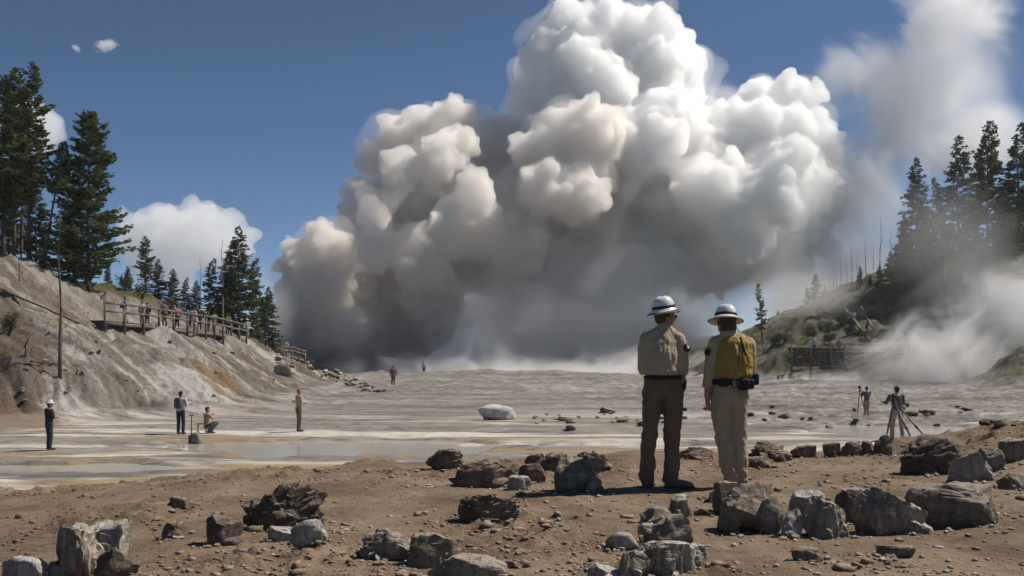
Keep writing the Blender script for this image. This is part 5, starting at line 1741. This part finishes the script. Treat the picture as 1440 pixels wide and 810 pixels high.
def tripod(px, py, Y, feet, head_z, label, cam=True, rz=0.0, r=.016):
    X = (px - 720) / 1400 * Y
    g = Vector((X, Y, hz(X, Y)))
    e = tag(empty("camera_tripod", g, rz), label, "tripod")
    top = Vector((0, 0, head_z))
    for fx, fy in feet:
        f = Vector((fx, fy, hz(X + fx, Y + fy) - g.z - .03))
        k = top.lerp(f, .55)
        l = put("leg", np_mesh("leg", *tube_vf([top, k, f], [r * 1.25, r * 1.15, r * .8], 8)), black_metal, e)
        put("leg_lock", np_mesh("leg_lock", *tube_vf([top.lerp(f, .52), top.lerp(f, .58)], [r * 1.9, r * 1.9], 8)), black_metal, l)
    put("tripod_head", np_mesh("tripod_head", *merge_vf([tube_vf([top - Vector((0, 0, .10)), top + Vector((0, 0, .08))], [r * 2.4, r * 2.0], 10), box_vf(top + Vector((0, 0, .09)), (.09, .09, .02)), tube_vf([top + Vector((0, 0, .05)), top + Vector((.05, -.22, -.05))], [r * .6, r * .7], 6)])), black_metal, e)
    c = tag(empty("stills_camera", g + Vector((0, 0, head_z + .10)), rz), "black " + ("stills camera" if cam else "video camera") + " mounted on the " + label.split(" with")[0], "camera")
    put("housing", np_mesh("housing", *merge_vf([box_vf((0, 0, .06), (.15, .075, .10)), box_vf((0, -.01, .125), (.06, .07, .04)), box_vf((.06, .03, .06), (.04, .05, .095))])), black_metal, c, False)
    V, F = lathe_vf([(0, .0), (.040, .0), (.042, .07), (.047, .08), (.047, .15), (.040, .15), (0, .14)], 18)
    m = np_mesh("lens", V, F); m.transform(Matrix.Translation((0, .035, .06)) @ Matrix.Rotation(R(-90), 4, 'X'))
    put("lens", m, black_metal, c)
    return e


# --- people on the flat
figure(69, 630, 33.2, R(-40), navy_shirt, jeans, "person in dark shirt and jeans with folded arms and white brimmed hat", hat=white_shirt, arms="fold", size=1.68, voxel=.02)
figure(254, 611, 39.5, R(-15), white_shirt, jeans, "person with grey backpack over white shirt and dark trousers standing near the shovel", arms="fold", hairm=hair_dark, bag=((0, -.17, 1.22), (.15, .10, .22), grey_shirt), size=1.76, voxel=.02, stance=.02)
figure(291, 610, 40.0, R(-50), orange_cloth, grey_shirt, "crouching person in faded orange top beside the folding stool near the shovel", arms="reach", crouch=True, size=1.7, voxel=.02)
figure(420, 608, 40.5, R(-60), khaki, brown_tr, "bald person in khaki shirt and brown trousers standing sideways in the shallows", arms="fold", hairm=cloth_mat("thin_red_hair", (.30, .13, .085), .7), size=1.8, voxel=.02)
figure(553, 549, 86, R(20), brown_tr, brown_tr, "lone figure in dusty brown standing far off on the grey flat before the steam", arms="down", size=1.78)
figure(596, 534, 118, R(0), white_shirt, grey_shirt, "faint pale figure almost lost in steam on the far flat", arms="down", size=1.7)
figure(1262, 620, 31.5, R(8), grey_shirt, tan_tr, "photographer in slate grey shirt with dark hair behind the near right tripod", arms="reach", stance=.06, size=1.76, voxel=.02, lean=-.06, bag=((.10, .13, .93), (.14, .09, .09), black_cloth))
figure(1219, 584, 51.0, R(20), grey_shirt, tan_tr, "farther photographer in grey top and tan trousers left of the near tripod", arms="camera", size=1.62, voxel=.02)
tripod(1257, 622, 30.6, [(-.38, -.25), (.95, -.75), (.35, -.85)], 1.30, "near right tripod with widely spread black legs", r=.022)
tripod(1209, 584, 51.5, [(-.22, -.30), (.25, -.22), (0, .35)], 1.28, "farther tripod left of the near right one", r=.02)

# --- visitors on the left boardwalk
def bwz(i, t):
    p = bw[i].lerp(bw[i + 1], t); return p
for (i, t, off, rz, s1, t1, lab, kw) in [
        (0, .52, -.75, R(-60), blue_shirt, tan_tr, "visitor in light blue shirt with dark bag leaning at the boardwalk rail", dict(arms="reach", bag=((-.02, -.20, 1.12), (.17, .11, .17), navy_cloth), hairm=hair_brown)),
        (0, .95, .5, R(10), navy_shirt, jeans, "visitor in navy top behind the boardwalk rail right of the light blue shirt", dict(arms="down", size=1.55)),
        (1, .35, .5, R(40), purple_shirt, brown_tr, "visitor in dusky purple shirt standing tall on the middle of the boardwalk", dict(arms="fold", size=1.85, hairm=hair_brown)),
        (1, .95, .4, R(0), blue_shirt, jeans, "short visitor in blue behind the boardwalk posts", dict(arms="down", size=1.4)),
        (2, .30, .3, R(20), hair_dark, navy_shirt, "visitor dressed in black near the right end of the boardwalk", dict(arms="hips", size=1.85)),
        (2, .62, .4, R(-20), navy_shirt, brown_tr, "visitor in dark top just right of the one dressed in black", dict(arms="down", size=1.6)),
        (1, .62, .7, R(25), orange_cloth, jeans, "visitor in faded orange top behind the middle of the boardwalk rail", dict(arms="down", size=1.65)),
        (2, .08, .6, R(-35), white_shirt, jeans, "visitor in white top right of the boardwalk middle", dict(arms="fold", size=1.7)),
        (2, .85, .5, R(30), teal_shirt, brown_tr, "visitor in pale green top near the right part of the boardwalk", dict(arms="down", size=1.65)),
        (3, .30, .4, R(0), khaki, jeans, "visitor in khaki top on the last stretch of the boardwalk", dict(arms="fold", size=1.75)),
        (0, .75, .9, R(-10), white_shirt, tan_tr, "visitor in white shirt between the blue and navy ones on the boardwalk", dict(arms="down", size=1.6)),
        (3, .95, .3, R(10), white_shirt, tan_tr, "visitor with pale hat alone at the far right end of the boardwalk", dict(arms="fold", size=1.75, hat=white_shirt))]:
    p = bw[i].lerp(bw[i + 1], t)
    Y = p.y + (.8 + off * .9)
    figure(720 + p.x / Y * 1400, 0, Y, rz, s1, t1, lab, z=p.z + .03, voxel=.03, **kw)
p = ground_pt(274, 474)
figure(274, 0, p.y, R(150), white_shirt, tan_tr, "visitor in pale top standing on the slope below the boardwalk rail", arms="fold", size=1.65, voxel=.03)
for px, py, rz, s1, lab in ((402, 500, 0, white_shirt, "pale shirted visitor at the short railing beside the ash column"), (433, 510, 30, khaki, "visitor in tan shirt on the left ridge just right of the short railing"), (439, 511, -20, navy_shirt, "visitor in dark blue beside the tan shirted one on the left ridge")):
    p = at(px, py, 106)
    figure(px, 0, 106.5, R(rz), s1, jeans, lab, voxel=.035, size=1.7, z=p.z if px == 402 else None)
# --- visitors above the timber wall
for px, Yv, s1, lab, hat in ((1145, 107.2, teal_shirt, "visitor in pale green shirt and white hat above the left part of the timber wall", white_shirt), (1170, 107.0, white_shirt, "visitor in white shirt above the middle of the timber wall", None), (1180, 107.6, blue_shirt, "visitor in blue jacket just right of the white shirt above the timber wall", None)):
    p = at(px, 494, Yv)
    figure(px, 0, Yv, R(170), s1, jeans, lab, hat=hat, voxel=.035, size=1.72, z=min(p.z, hz(p.x, Yv)) if hz(p.x, Yv) > p.z - .6 else p.z - .3, arms="fold")

# --- shovel and stool near the crouching person
g = ground_pt(269, 622)
e = tag(empty("shovel", g, R(20)), "long handled shovel standing upright in the mud on the left flat", "shovel")
put("handle", np_mesh("handle", *tube_vf([(0, 0, .25), (.01, 0, 1.0)], [.02, .018], 8)), dark_wood, e)
put("grip", np_mesh("grip", *tube_vf([(-.07, 0, 1.0), (.09, 0, 1.0)], [.02, .02], 8)), dark_wood, e)
put("blade", np_mesh("blade", *merge_vf([box_vf((0, 0, .12), (.20, .012, .28)), box_vf((0, 0, .27), (.05, .02, .06))])), black_metal, e, False)
g = ground_pt(284, 610)
e = tag(empty("folding_stool", g, R(30)), "small dark folding stool beside the crouching person in orange", "stool")
put("seat", np_mesh("seat", *box_vf((0, 0, .40), (.36, .30, .025))), orange_cloth, e, False)
for x in (-.16, .16):
    for s_ in (-1, 1):
        put("leg", np_mesh("leg", *tube_vf([(x, -.15 * s_, 0), (x, .15 * s_, .39)], [.014, .014], 6)), black_metal, e)
print("PEOPLE done")
